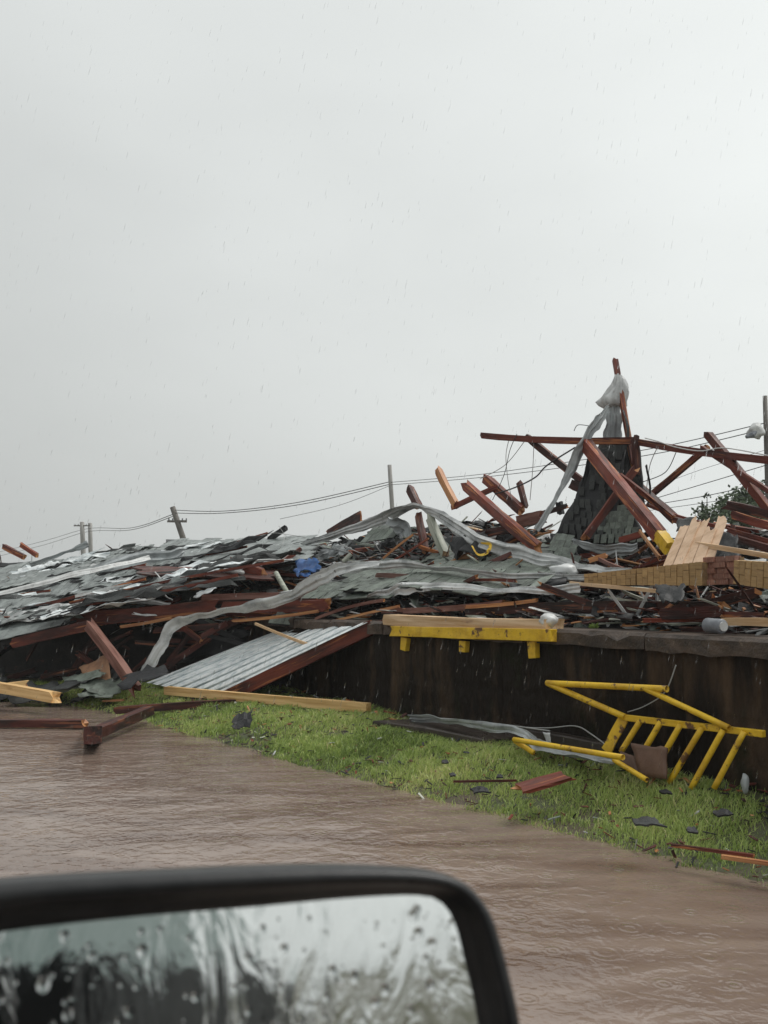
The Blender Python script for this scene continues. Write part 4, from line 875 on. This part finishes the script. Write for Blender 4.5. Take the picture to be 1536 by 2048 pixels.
# broken red patch: courses lying flat
pa, pb = Bp(1413, 1170, .90), Bp(1475, 1168, .86); x = (pb - pa).normalized(); z = Vector((0, 0, 1)); y = z.cross(x); Mo = Matrix((x, y, z)).transposed().to_4x4()
L = (pb - pa).length; ms_ = [slab_mesh('brick', 1, .10, .050, 'red_brick', .08) for _ in range(4)]
for c_ in range(5):
    x0 = -.06 * (c_ % 2)
    while x0 < L - .02:
        l_ = min(rnd.uniform(.10, .15), L - x0); xs = max(x0, 0)
        if l_ - (xs - x0) > .03:
            Mi = Mo.copy(); Mi.translation = pa + x * (xs + (l_ - (xs - x0)) / 2) + z * (.025 + c_ * .0525) + y * (.035 + rnd.uniform(-.02, .015))
            put('brick', rnd.choice(ms_), Mi @ Matrix.Rotation(rnd.uniform(-.05, .05), 4, 'Z') @ Matrix.Diagonal((l_ - (xs - x0) - .006, 1, 1, 1)), bw)
        x0 += l_ + .004
V = [pa + y * .05 + z * .0, pb + y * .05, pb + y * .05 + z * .25, pa + y * .05 + z * .25, pa + y * .11, pb + y * .11, pb + y * .11 + z * .25, pa + y * .11 + z * .25]
mk('mortar', V, [(0, 1, 2, 3), (4, 7, 6, 5), (3, 2, 6, 7), (0, 4, 5, 1), (0, 3, 7, 4), (1, 5, 6, 2)], 'mortar', parent=bw)

# ---------------------------------------------------------------- countable filler boards, shingle scraps and felt over the pile
zones = [(-40, 420, 'on the far left roof slope'), (420, 760, 'in the rubble above the corrugated sheet'), (760, 1130, 'in the rubble above the yellow bumper'), (1130, 1580, 'in the rubble around the tan brick wall')]
kinds = [('board', 'splintered red brown board lying', 'board', 'red_wood', 5), ('board', 'dark wet red board lying', 'board', 'dark_red_wood', 4), ('lath', 'torn orange lath lying', 'lath', 'raw_wood', 3.0),
         ('shingle_scrap', 'loose grey green shingle scrap lying', 'shingle', 'shingle_green', 5), ('felt_scrap', 'crumpled black felt scrap lying', 'roofing felt', 'tar_paper', 3.5), ('membrane_scrap', 'torn pale membrane scrap lying', 'membrane', 'membrane', 2.5), ('lath', 'pale pine lath lying', 'lath', 'pine_wood', .8),
         ('roofing_strip', 'long grey green roofing strip lying', 'roofing', 'shingle_green', 3), ('roofing_strip', 'long black felt strip lying', 'roofing', 'tar_paper', 3), ('roofing_strip', 'long pale membrane strip lying', 'membrane', 'membrane', 2.2)]
rf = random.Random(23)
for x0, x1, zn in zones:
    cnt = 44 if x0 < 0 else 110
    for _ in range(cnt):
        nm, lab, cat, m, _w = rf.choices(kinds, [k[4] * (.4 if (x0 < 0 and 'wood' in k[3]) else 1) * (.3 if (x0 > 1100 and k[3] in ('shingle_green', 'membrane')) else 1) for k in kinds])[0]
        px = rf.uniform(x0, x1); tt = rf.random() ** 1.1
        if 740 < px < 1150: tt = .09 + .91 * tt
        if x0 < 0: tt = rf.choice([rf.uniform(0, .12), rf.uniform(.1, .95)])
        p = surf(px, tt) + Vector((0, -.08, .06 + rf.uniform(0, .08)))
        if x0 < 0: p += Vector((0, -.9, .08))
        a = rf.gauss(0, .22); dv = (Vector((math.cos(a), rf.gauss(0, .5), math.sin(a))) if px < 700 else -UD * math.cos(a) + VD * rf.gauss(0, .3) + Vector((0, 0, math.sin(a)))).normalized(); grp = nm.replace('_', ' ') + 's ' + zn + ' ' + m.replace('_', ' ')
        tilt_ = 'rising' if a > .12 else ('falling' if a < -.12 else 'level'); lab2 = uniq(lab, p, [tilt_])
        if nm == 'roofing_strip':
            L = rf.uniform(1.0, 2.6); wv = Vector((0, rf.uniform(.3, 1), rf.uniform(.2, 1))).normalized() * rf.uniform(.06, .2)
            a *= .5; dv = (Vector((math.cos(a), rf.gauss(0, .3), math.sin(a))) if px < 700 else -UD * math.cos(a) + VD * rf.gauss(0, .15) + Vector((0, 0, math.sin(a)))).normalized(); h = dv * L / 2
            sheet(nm, lab2, cat, [p - h - wv / 2, p + h - wv / 2, p + h + wv / 2, p - h + wv / 2], m, 16, 3, .025, 6, .05, .01, rf.randint(0, 999), grp)
        elif nm in ('board', 'lath'):
            L = rf.uniform(.5, 2.1) if nm == 'board' else rf.uniform(.4, 1.3)
            beam(nm, lab2, cat, p - dv * L / 2, p + dv * L / 2, rf.uniform(.02, .06), rf.uniform(.03, .11) if nm == 'board' else rf.uniform(.015, .035), m, 'raw_wood', (1.2, 1.2), rf.uniform(-.02, .02), grp, roll=rf.uniform(-.6, .6), seg=4)
        else:
            sx = rf.uniform(.2, .6); sy = rf.uniform(.12, .32); el = rf.uniform(-.1, .9); dy = Vector((rf.gauss(0, .2), math.cos(el), math.sin(el))).normalized() * sy
            h = dv * sx / 2
            sheet(nm, lab2, cat, [p - h - dy / 2, p + h - dy / 2, p + h * rf.uniform(.6, 1) + dy / 2, p - h * rf.uniform(.6, 1) + dy / 2], m, 6, 4, .07 if nm != 'shingle_scrap' else .03, 3, .1, .012, rf.randint(0, 999), grp, smooth=nm != 'shingle_scrap')
# peeled strips and curled scraps lying along the left roof slope
for i in range(64):
    px = rf.uniform(-30, 420); f_ = rf.random(); top_ = lerp_tab([(-60, 1148), (425, 1082)], px); bot_ = lerp_tab([(-60, 1262), (160, 1222), (330, 1180), (425, 1150)], px)
    py = bot_ + (top_ - bot_) * f_; o_ = lerp_tab([(0, -.1), (.5, 2.9), (1, 6.6)], f_) - .25
    p = Q(px, py, o_); L = rf.uniform(.8, 4.6); sl = rf.gauss(-.22, .05); e1 = Q(px + L / 2 / S(px, o_) , py + sl * L / 2 / S(px, o_), o_ + rf.uniform(0, .5)); h = e1 - p
    wv = Vector((0, .6, rf.uniform(.1, .5))).normalized() * rf.uniform(.05, .34)
    nm, kd, m = rf.choice([('felt_scrap', 'dark peeled felt strip', 'tar_paper'), ('felt_scrap', 'dark peeled felt strip', 'tar_paper'), ('roofing_strip', 'curled grey roofing strip', 'shingle_grey'), ('roofing_strip', 'dark slate roofing strip', 'shingle_dark'), ('membrane_scrap', 'thin pale membrane strip', 'membrane'), ('metal_strip', 'bent bright metal strip', 'galvanised'), ('metal_strip', 'bent bright metal strip', 'galvanised'), ('board', 'thin red lath', 'red_wood')])
    lab2 = uniq(kd + ' lying on the roof', p, ['long' if L > 2.4 else 'short'])
    if nm == 'board': beam(nm, lab2, 'board', p - h, p + h, .04, .05, m, 'raw_wood', (1, 1), rf.uniform(-.02, .02), 'laths on the left roof', seg=4)
    else: sheet(nm, lab2, 'roofing', [p - h - wv / 2, p + h - wv / 2, p + h * rf.uniform(.7, 1) + wv / 2, p - h * rf.uniform(.7, 1) + wv / 2], m, 16, 4, .035, 7, .09, .008, rf.randint(0, 999), 'strips on the left roof', smooth=False)
# larger torn sheets over the middle and right of the pile
big = [(700, 1092, 70, 26, -.25, 'tar_paper'), (790, 1098, 90, 40, .1, 'tar_paper'), (860, 1084, 60, 44, .3, 'tar_paper'), (930, 1128, 90, 22, .12, 'shingle_green'), (1030, 1082, 80, 34, .3, 'tar_paper'), (1064, 1124, 60, 20, .2, 'grey_tarp'), (720, 1164, 120, 20, -.1, 'shingle_dark'), (850, 1196, 130, 18, -.05, 'tar_paper'),  # first three black sheets darken the hollow under the membrane in place of shade
       (980, 1200, 110, 18, .02, 'shingle_dark'), (1190, 1196, 120, 20, -.06, 'tar_paper'), (1290, 1206, 130, 22, .03, 'tar_paper'), (1480, 1206, 110, 22, .05, 'shingle_dark'), (1300, 1122, 60, 30, .5, 'tar_paper'), (1250, 1126, 70, 24, .2, 'shingle_dark'), (1490, 1098, 80, 26, .25, 'tar_paper'), (1400, 1190, 90, 18, .1, 'shingle_green'), (660, 1106, 80, 24, -.3, 'grey_tarp'), (620, 1176, 80, 16, -.2, 'galvanised'), (560, 1102, 70, 18, -.2, 'shingle_grey'), (1120, 1096, 50, 30, .4, 'shingle_dark')]
nmk = {'tar_paper': 'large torn black felt sheet darkening the pile', 'shingle_green': 'large torn green grey roofing sheet', 'shingle_dark': 'large torn slate roofing sheet', 'grey_tarp': 'large torn grey tarp sheet', 'galvanised': 'bent bright metal sheet', 'shingle_grey': 'large torn pale roofing sheet'}
for i, (px, py, w_, h_, sl, m) in enumerate(big):
    t0 = max(0, min(1, (lerp_tab(low, px) - py) / (lerp_tab(low, px) - lerp_tab(sil, px)))); o_ = .75 + t0 * lerp_tab(back, px) * .92 - .25
    hh = h_ * S(px, o_) * 1.2; c0 = Q(px, py, o_); ex_ = (Q(px + w_ / 2, py + sl * w_ / 2, o_ - .1) - c0); ey_ = Vector((rf.gauss(0, .15), .5, .85)).normalized() * hh / 2
    sheet('torn_sheet', uniq(nmk[m] + ' draped', c0, ['broad']), 'sheet', [c0 - ex_ - ey_, c0 + ex_ - ey_, c0 + ex_ * rf.uniform(.6, 1) + ey_, c0 - ex_ * rf.uniform(.6, 1) + ey_], m, 14, 6, .06, 4, .12, .01, 500 + i, 'large torn sheets on the pile', smooth=False)
# shreds hanging round the spire
for i, pts in enumerate([[(1180, 905, 4.0, 10), (1172, 950, 4.0, 14), (1160, 985, 3.9, 6)], [(1292, 930, 4.0, 8), (1300, 975, 3.9, 12), (1296, 1010, 3.8, 5)], [(1246, 820, 4.4, 8), (1256, 860, 4.3, 10), (1252, 900, 4.2, 4)], [(1204, 905, 3.9, 12), (1196, 930, 3.85, 16), (1190, 962, 3.8, 5)]]):
    ribbon('felt_shred', ['black shred dangling left of the spire', 'black shred dangling right of the spire', 'thin black shred below the cloth bundle', 'short black shred beside the hanging membrane'][i], 'roofing felt', pts, 'tar_paper', 2, .3, n=20, k=6, seed=80 + i, ragged=.8)
# planks and felt hanging in the dark gap at the left
for i in range(26):
    px = rf.uniform(-20, 640); py = rf.uniform(1275, 1365) if px < 330 else rf.uniform(1255, 1300)
    p = Q(px, py, rf.uniform(.1, 1.0)); dv = Vector((rf.uniform(.4, 1), rf.gauss(0, .4), rf.gauss(.25, .35))).normalized(); L = rf.uniform(.6, 1.6)
    beam('board', uniq('dark broken board jammed in the gap', p, ['rising' if dv.z > .1 else 'level']), 'board', p - dv * L / 2, p + dv * L / 2, .04, rf.uniform(.05, .12), rf.choice(['dark_red_wood', 'dark_red_wood', 'tar_paper']), 'dark_red_wood', (1, 1), 0, 'boards jammed under the left roof', seg=3)
for i in range(14):
    px = rf.uniform(-30, 300); p = Q(px, rf.uniform(1350, 1394), rf.uniform(-1.4, -.4)); sx = rf.uniform(.4, .9); a = rf.gauss(.25, .3)
    dv = Vector((math.cos(a), 0, math.sin(a))) * sx / 2; dy = Vector((rf.gauss(0, .1), .25, rf.uniform(.02, .14)))
    sheet('felt_scrap', uniq('wet dark roofing scrap on the ground', p, ['broad' if sx > .65 else 'small']), 'scrap', [p - dv - dy, p + dv - dy, p + dv * .7 + dy, p - dv * .8 + dy], rf.choice(['tar_paper', 'shingle_dark', 'shingle_dark', 'tar_paper', 'tar_paper', 'shingle_green']), 7, 5, .05, 3, .12, .01, 300 + i, 'roofing scraps heaped at the left water edge')

# ---------------------------------------------------------------- wires hanging in the frame
for i, pts in enumerate([[(1020, 872, 4.4), (1012, 910, 4.4), (1016, 960, 4.5), (1024, 1000, 4.6)], [(1034, 868, 4.3), (1020, 900, 4.3), (1008, 950, 4.4), (985, 1000, 4.6)], [(1068, 872, 4.4), (1066, 930, 4.4), (1060, 1000, 4.6)],
                         [(1048, 884, 4.4), (1010, 930, 4.5), (960, 958, 4.8)], [(1320, 885, 4.0), (1300, 930, 4.1), (1292, 990, 4.2)], [(1352, 905, 4.0), (1330, 945, 4.1), (1282, 965, 4.2)]]):
    cable('cable', ['pale wire hanging straight from the free ridge beam end', 'loose looped wire hanging below the free ridge beam', 'right wire hanging below the free ridge beam', 'slack wire slanting left from the ridge beam',
                    'wire hanging just right of the spire', 'slack wire bowing right of the spire'][i], [Q(*p) for p in pts], .006, 'cable_black' if i in (1, 5) else 'cable_pale')
rw = random.Random(15)
for i in range(30):
    px = rw.choice([rw.uniform(620, 1100), rw.uniform(1100, 1536), rw.uniform(300, 700)]); py = rw.uniform(lerp_tab(sil, px) - 25, 1215); t0 = max(0, min(1, (lerp_tab(low, px) - py) / (lerp_tab(low, px) - lerp_tab(sil, px))))
    o_ = .9 + t0 * 4.0 - .4; q_ = [(px, py, o_)]; a = rw.uniform(-.6, .6) + (math.pi if rw.random() < .5 else 0)
    for _ in range(4):
        a += rw.gauss(0, .5); st_ = rw.uniform(15, 45); q_.append((q_[-1][0] + math.cos(a) * st_, q_[-1][1] + math.sin(a) * st_ * .6, o_ + rw.uniform(-.2, .3)))
    cable('loose_wire', uniq(rw.choice(['thin pale wire curling', 'thin black wire curling']) if False else ('thin pale wire curling' if i % 3 else 'thin black wire curling'), Q(*q_[2]), ['slack']), [Q(*v_) for v_ in q_], rw.uniform(.004, .008), 'cable_pale' if i % 3 else 'cable_black', 20, 'loose wires in the wreck')
cable('cable', 'dark cable sagging from the slanting brace into the pile', [Q(1150, 895, 4.2), Q(1095, 930, 4.4), Q(1070, 955, 4.5), Q(1030, 975, 4.6), Q(990, 988, 4.6)], .012)
cable('cable', 'white wire stretched along the right ridge beam', [Q(1290, 876, 3.9), Q(1320, 884, 3.85), Q(1350, 894, 3.7), Q(1400, 902, 3.5), Q(1450, 896, 3.4), Q(1540, 912, 3.0)], .008, 'white_scrap')
cable('cable', 'white cord dangling from the broken brown eave', [Q(310, 1144, .9), Q(322, 1160, .85), Q(330, 1190, .8), Q(345, 1200, .8)], .012, 'white_scrap')
cable('cable', 'thin bent wire sticking up on the ridge beam', [Q(1148, 862, 4.2), Q(1156, 850, 4.2), Q(1180, 852, 4.1)], .006)

# ================================================================ BEHIND: utility poles, lines, tree
def pole(label, px, ptop, pbase, Y, rad, m, lean=0, arms=(), name='utility_pole'):
    top_ = P(px, ptop, Y); base_ = P(pbase[0], pbase[1], Y); d_ = (top_ - base_); base_ = base_ - d_ * ((base_.z) / d_.z)
    o = thing(name, base_, label, 'utility pole')
    V, Fc = tube([base_.lerp(top_, i / 6) for i in range(7)], [.8 * rad * (1.25 - .3 * i / 6) for i in range(7)], 10); mk('shaft', V, Fc, m, smooth=True, parent=o)
    for (dz, half) in arms:
        c_ = top_ - d_.normalized() * dz
        beam('crossarm', None, None, c_ - Vector((half, .1, -.02)), c_ + Vector((half, -.1, .02)), .1, .12, 'pole_wood', 'pole_wood', (0, 0), parent=o)
        for s_ in (-.9, -.5, .5, .9):
            V, Fc = tube([c_ + Vector((half * s_, 0, .05)), c_ + Vector((half * s_, 0, .2))], .04, 8); mk('insulator', V, Fc, 'grey_plastic', parent=o)
    return o
pole('leaning dark utility pole behind the left roof ridge', 345, 1014, (366, 1076), 48, .20, 'pole_wood', arms=((.9, .55), (2.6, .5)))
pole('pale upright concrete pole behind the membrane peak', 779, 930, (784, 1010), 42, .14, 'pole_concrete')
pole('far pale twin pole at the left seen through the rain', 164, 1044, (166, 1092), 85, .28, 'pole_concrete', arms=((.4, .8),))
pole('second far pale pole beside the twin at left', 180, 1046, (181, 1092), 86, .26, 'pole_concrete')
po = pole('dark wooden utility pole at the right edge', 1530, 792, (1536, 1000), 24, .085, 'pole_wood')
o = thing('street_light', P(1512, 860, 23.8), 'white damaged street light head hanging at the right pole', 'street light')
wad('lamp_head', None, None, P(1512, 862, 23.8), .22, .15, .22, 'white_scrap', 4, .5, parent=o)
V, Fc = tube([P(1492, 874, 23.7), P(1504, 870, 23.7), P(1518, 856, 23.8)], [.05, .09, .05], 8); mk('lamp_bracket', V, Fc, 'grey_plastic', parent=o)
def line(label, pts, r_=.02, group='power lines'):
    cable('power_line', label, [P(*p) for p in pts], r_, 'cable_black', 40, group, cat='cable')
line('upper power line climbing from far left poles to the leaning pole', [(-60, 1118, 120), (80, 1084, 100), (172, 1058, 85), (260, 1056, 62), (345, 1029, 48)], .022)
line('lower power line climbing from far left poles to the leaning pole', [(-60, 1126, 120), (80, 1092, 100), (172, 1064, 85), (260, 1060, 62), (345, 1033, 48)], .022)
line('upper power line between the leaning pole and the pale pole', [(345, 1020, 48), (450, 1022, 46), (600, 1004, 44), (778, 964, 42)], .02)
line('lower power line between the leaning pole and the pale pole', [(345, 1026, 48), (450, 1026, 46), (600, 1009, 44), (778, 969, 42)], .02)
line('thin stay wire sagging left of the pale pole', [(560, 1038, 42), (680, 1010, 42), (778, 972, 42)], .012)
line('upper power line running right from the pale pole', [(778, 965, 42), (950, 950, 38), (1150, 922, 33), (1330, 892, 28), (1530, 846, 24)], .014)
line('lower power line running right from the pale pole', [(778, 970, 42), (950, 956, 38), (1150, 932, 33), (1330, 904, 28), (1530, 858, 24)], .014)
line('power line low behind the right rafters', [(1280, 1006, 28), (1400, 970, 26), (1600, 910, 22)], .012)
line('second power line low behind the right rafters', [(1290, 1012, 28), (1420, 990, 26), (1600, 948, 22)], .012)
line('third power line low behind the right rafters', [(1290, 1022, 28), (1420, 1004, 26), (1600, 974, 22)], .009)
line('faint power line crossing the gap between rafters', [(1270, 990, 30), (1400, 940, 27), (1600, 880, 23)], .007)

def tree(label, c, rx, rz, nleaf, seed, leafsz=.16):
    r = random.Random(seed); base_ = Vector((c.x, c.y, 0)); o = thing('tree', base_, label, 'tree', 'trees behind the wreck')
    V, Fc = tube([base_, base_.lerp(c, .5) + Vector((.1, 0, 0)), c], [.16, .12, .05], 8); mk('trunk', V, Fc, 'bark', smooth=True, parent=o)
    V, Fc = [], []
    cl = [c + Vector((r.gauss(0, .5) * rx, r.gauss(0, .5) * rx, r.gauss(0, .45) * rz)) for _ in range(38)]
    for q in cl:
        a = len(V); vv_, ff_ = tube([c - Vector((0, 0, rz * .6)), (c + q) / 2 - Vector((0, 0, .2)), q], [.035, .025, .008], 5, False)
        V += vv_; Fc += [tuple(a + k for k in f) for f in ff_]
    mk('limbs', V, Fc, 'bark', parent=o)
    V, Fc = [], []
    for _ in range(nleaf):
        q = r.choice(cl); p = q + Vector((r.gauss(0, .26), r.gauss(0, .26), r.gauss(0, .2))) * rx * .55
        d = Vector((r.gauss(0, 1), r.gauss(0, 1), r.gauss(0, .6))).normalized(); n_ = Vector((r.gauss(0, 1), r.gauss(0, 1), r.gauss(0, 1))); y_ = d.cross(n_).normalized()
        s_ = leafsz * r.uniform(.6, 1.2); a = len(V); V += [p - d * s_ / 2, p + y_ * s_ * .28, p + d * s_ / 2, p - y_ * s_ * .28]; Fc.append((a, a + 1, a + 2, a + 3))
    mk('crown', V, Fc, 'leaf', parent=o)
tree('leafy green tree behind the timber stack at the right edge', P(1496, 1022, 27), 1.2, .6, 3600, 3)
tree('small sparse sapling left of the leafy tree behind the wreck', P(1412, 1032, 28), .45, .45, 420, 4, .14)
# weed on the dock
V, Fc = [], []; c = Q(1190, 1256, .05); r = random.Random(8)
for i in range(26):
    d = Vector((r.gauss(0, 1), r.gauss(0, 1), abs(r.gauss(.8, .5)))).normalized(); s_ = r.uniform(.03, .08); y_ = d.cross(Vector((r.gauss(0, 1), r.gauss(0, 1), .3))).normalized(); a = len(V)
    V += [c, c + d * s_ * .5 + y_ * s_ * .25, c + d * s_, c + d * s_ * .5 - y_ * s_ * .25]; Fc.append((a, a + 1, a + 2, a + 3))
mk('weed', V, Fc, 'grass', label='tiny green weed growing on the dock edge', cat='weed')

# ================================================================ THE VEHICLE: side mirror (and the body it is fixed to)
MN = Vector((.305, -.93, .205)).normalized(); MC = P(450, 2000, .56)
def mp_(px, py):
    d = ray(px, py); return EYEP + d * ((MC - EYEP).dot(MN) / d.dot(MN))
outer = [(-180, 1793), (0, 1763), (300, 1746), (600, 1734), (800, 1736), (890, 1746), (945, 1772), (985, 1822), (1006, 1880), (1025, 1950), (1046, 2048), (1075, 2250), (1080, 2380), (1040, 2450), (900, 2490), (300, 2500), (-100, 2480), (-220, 2420), (-260, 2200), (-255, 1920), (-230, 1830)]
inner = [(-130, 1895), (0, 1872), (250, 1843), (520, 1820), (700, 1803), (840, 1796), (895, 1806), (928, 1848), (950, 1930), (976, 2048), (1000, 2250), (1000, 2340), (965, 2390), (850, 2420), (300, 2430), (-60, 2420), (-140, 2380), (-175, 2200), (-170, 1960)]
def star(poly, n_=160, c_=(420, 2110)):
    poly = catmull(poly + [poly[0]], 240)
    outp = []
    for i in range(n_):
        a = 2 * math.pi * i / n_; dx, dy = math.cos(a), math.sin(a); best = 0
        for p, q in zip(poly[:-1], poly[1:]):
            x1, y1, x2, y2 = p[0] - c_[0], p[1] - c_[1], q[0] - c_[0], q[1] - c_[1]
            den = dx * (y2 - y1) - dy * (x2 - x1)
            if abs(den) < 1e-9: continue
            t_ = (x1 * (y2 - y1) - y1 * (x2 - x1)) / den; s_ = (x1 * dy - y1 * dx) / den
            if -1e-6 <= s_ <= 1 + 1e-6 and t_ > best: best = t_
        outp.append(mp_(c_[0] + dx * best, c_[1] + dy * best))
    return outp
OU, IN = star(outer), star(inner); n_ = len(OU); cen = sum(OU, Vector()) / n_
car = thing('vehicle', Vector((cen.x, cen.y, .2)), 'black rain speckled side mirror of the vehicle the photo is taken from', 'vehicle')
rings = [[cen + (p - cen) * .55 - MN * .11 for p in OU], [cen + (p - cen) * .86 - MN * .095 for p in OU], [cen + (p - cen) * .98 - MN * .06 for p in OU]]
for f_, h_ in ((0, -.022), (.03, -.006), (.10, .0), (.22, .003), (.40, .002), (.52, -.002), (.60, -.008), (.80, -.014), (1.0, -.018), (1.03, -.022)):
    rings.append([p.lerp(q, f_) + MN * h_ for p, q in zip(OU, IN)])
V = [p for rg in rings for p in rg]
Fc = [(r_ * n_ + i, r_ * n_ + (i + 1) % n_, (r_ + 1) * n_ + (i + 1) % n_, (r_ + 1) * n_ + i) for r_ in range(len(rings) - 1) for i in range(n_)] + [tuple(range(n_ - 1, -1, -1))]
mk('mirror_housing', V, Fc, 'black_plastic', smooth=True, parent=car)
mg = bpy.data.materials.new('mirror_glass'); mg.use_nodes = True; t = mg.node_tree; bs = t.nodes['Principled BSDF']
bs.inputs['Metallic'].default_value = 1; bs.inputs['Base Color'].default_value = (.80, .82, .81, 1); bs.inputs['Roughness'].default_value = .04
tcx = N(t, 'ShaderNodeTexCoord'); mp = N(t, 'ShaderNodeMapping'); mp.inputs['Scale'].default_value = (38, 38, 12); t.links.new(tcx.outputs['Object'], mp.inputs[0])
nn = N(t, 'ShaderNodeTexNoise'); nn.inputs['Scale'].default_value = 1; nn.inputs['Detail'].default_value = 5; nn.inputs['Distortion'].default_value = 1.2; t.links.new(mp.outputs[0], nn.inputs['Vector'])
bp = N(t, 'ShaderNodeBump'); bp.inputs['Strength'].default_value = .10; bp.inputs['Distance'].default_value = .01; t.links.new(nn.outputs['Fac'], bp.inputs['Height']); t.links.new(bp.outputs[0], bs.inputs['Normal'])
MATS['mirror_glass'] = mg
gl = mk('mirror_glass', [p - MN * .0185 for p in IN], [tuple(range(n_))], 'mirror_glass', parent=car)
dg = bpy.data.materials.new('rain_drop'); dg.use_nodes = True; bs = dg.node_tree.nodes['Principled BSDF']; bs.inputs['Transmission Weight'].default_value = 1; bs.inputs['IOR'].default_value = 1.33; bs.inputs['Roughness'].default_value = .02; MATS['rain_drop'] = dg
r = random.Random(4); V, Fc = [], []; ma = MN.cross(Vector((0, 0, 1))).normalized() * -1; mb = MN.cross(ma).normalized()
if mb.z < 0: mb = -mb
for _ in range(160):
    px, py = r.uniform(-40, 970), r.uniform(1800, 2140)
    c = mp_(px, py) - MN * .0183; rad = r.choice([.0008, .001, .0012, .0016, .002, .0026, .0034]) * r.uniform(.8, 1.2); el = r.uniform(1.0, 1.6)
    if px > 930 or py < 1880 - px * .07: continue
    a = len(V); V.append(c + MN * rad * .3)
    for ring in (.55, 1.0):
        for i in range(10):
            th = 2 * math.pi * i / 10; V.append(c + ma * math.cos(th) * rad * ring + mb * math.sin(th) * rad * ring * el + MN * (rad * .22 if ring < 1 else 0))
    for i in range(10):
        k1 = (i + 1) % 10; Fc += [(a, a + 1 + i, a + 1 + k1), (a + 1 + i, a + 11 + i, a + 11 + k1, a + 1 + k1)]
mk('raindrops', V, Fc, 'rain_drop', smooth=True, parent=gl, kind='stuff')
# the vehicle's own flank behind the camera, seen only in the mirror
VH = -UD    # backwards along the vehicle
def cp(back_, side, z): return VH * back_ + VD * side + Vector((0, 0, z))
def panel(name, pts, m, th, parent):
    n0 = len(pts); nrm_ = (pts[1] - pts[0]).cross(pts[2] - pts[0]).normalized(); V = list(pts) + [p - nrm_ * th for p in pts]
    q = mk(name, V, [tuple(range(n0)), tuple(range(2 * n0 - 1, n0 - 1, -1))] + [(i, i + n0, (i + 1) % n0 + n0, (i + 1) % n0) for i in range(n0)], m, parent=parent); bevel(q, .012, 3); return q
mat('window_tint', (.115, .165, .155), .45, (.16, .21, .20), (3, 3, 3), spec=.4)
dr = panel('rear_door', [cp(-.3, -.03, .45), cp(2.4, -.03, .45), cp(2.4, -.03, 1.545), cp(-.3, -.03, 1.545)], 'car_paint', .1, car)
panel('rear_window', [cp(-.28, -.034, 1.53), cp(2.3, -.034, 1.53), cp(2.0, -.10, 1.98), cp(-.1, -.10, 1.98)], 'window_tint', .02, dr)
panel('roof_rail', [cp(-.1, -.08, 1.985), cp(2.1, -.08, 1.985), cp(2.0, -.13, 2.08), cp(-.1, -.13, 2.08)], 'car_paint', .1, car)
panel('bed_side', [cp(2.45, -.01, .55), cp(4.9, -.01, .55), cp(4.9, -.01, 1.48), cp(2.45, -.01, 1.48)], 'car_paint', .1, car)
V, Fc = tube([cen - MN * .06 + Vector((-.05, 0, -.05)), cen - MN * .05 - VD * .22 + Vector((0, 0, -.09))], .03, 12); mk('mirror_arm', V, Fc, 'black_plastic', smooth=True, parent=car)

# ---------------------------------------------------------------- falling rain: real drops in the air
r = random.Random(77); V, Fc = [], []
for _ in range(1900):
    Y_ = r.uniform(2.6, 7.5); px = r.uniform(-50, 1590); py = r.uniform(-60, 1750)
    c = P(px, py, Y_)
    if c.z < .1: continue
    d = Vector((.22, 0, 1)).normalized(); L_ = r.uniform(.010, .020); w_ = r.uniform(.0005, .0010); a = len(V)
    for k_, q_ in ((-1, 0), (-.3, 1), (.4, .8), (1, 0)):
        for i in range(4):
            th = math.pi * i / 2; V.append(c + d * k_ * L_ + Vector((math.cos(th), math.sin(th), 0)) * w_ * max(q_, .05))
    for k_ in range(3):
        for i in range(4): Fc.append((a + k_ * 4 + i, a + k_ * 4 + (i + 1) % 4, a + k_ * 4 + 4 + (i + 1) % 4, a + k_ * 4 + 4 + i))
mk('rain', V, Fc, 'rain_drop', smooth=True, kind='stuff', label='fine raindrops falling across the scene', cat='rain')

# ---------------------------------------------------------------- rain haze: one closed box of thin even air round everything
hz = bpy.data.materials.new('haze'); hz.use_nodes = True; t = hz.node_tree; t.nodes.clear()
ho = N(t, 'ShaderNodeOutputMaterial'); pv = N(t, 'ShaderNodeVolumePrincipled'); pv.inputs['Color'].default_value = (.93, .955, .95, 1); pv.inputs['Density'].default_value = .0010; pv.inputs['Anisotropy'].default_value = .2
t.links.new(pv.outputs[0], ho.inputs['Volume']); MATS['haze'] = hz
V, Fc = box_vf(Matrix.Translation((0, 150, 4.55)), 3020, 3320, 11.9)
mk('haze', V, Fc, 'haze', kind='stuff', label='thin grey rain haze filling the air over the whole scene', cat='haze')
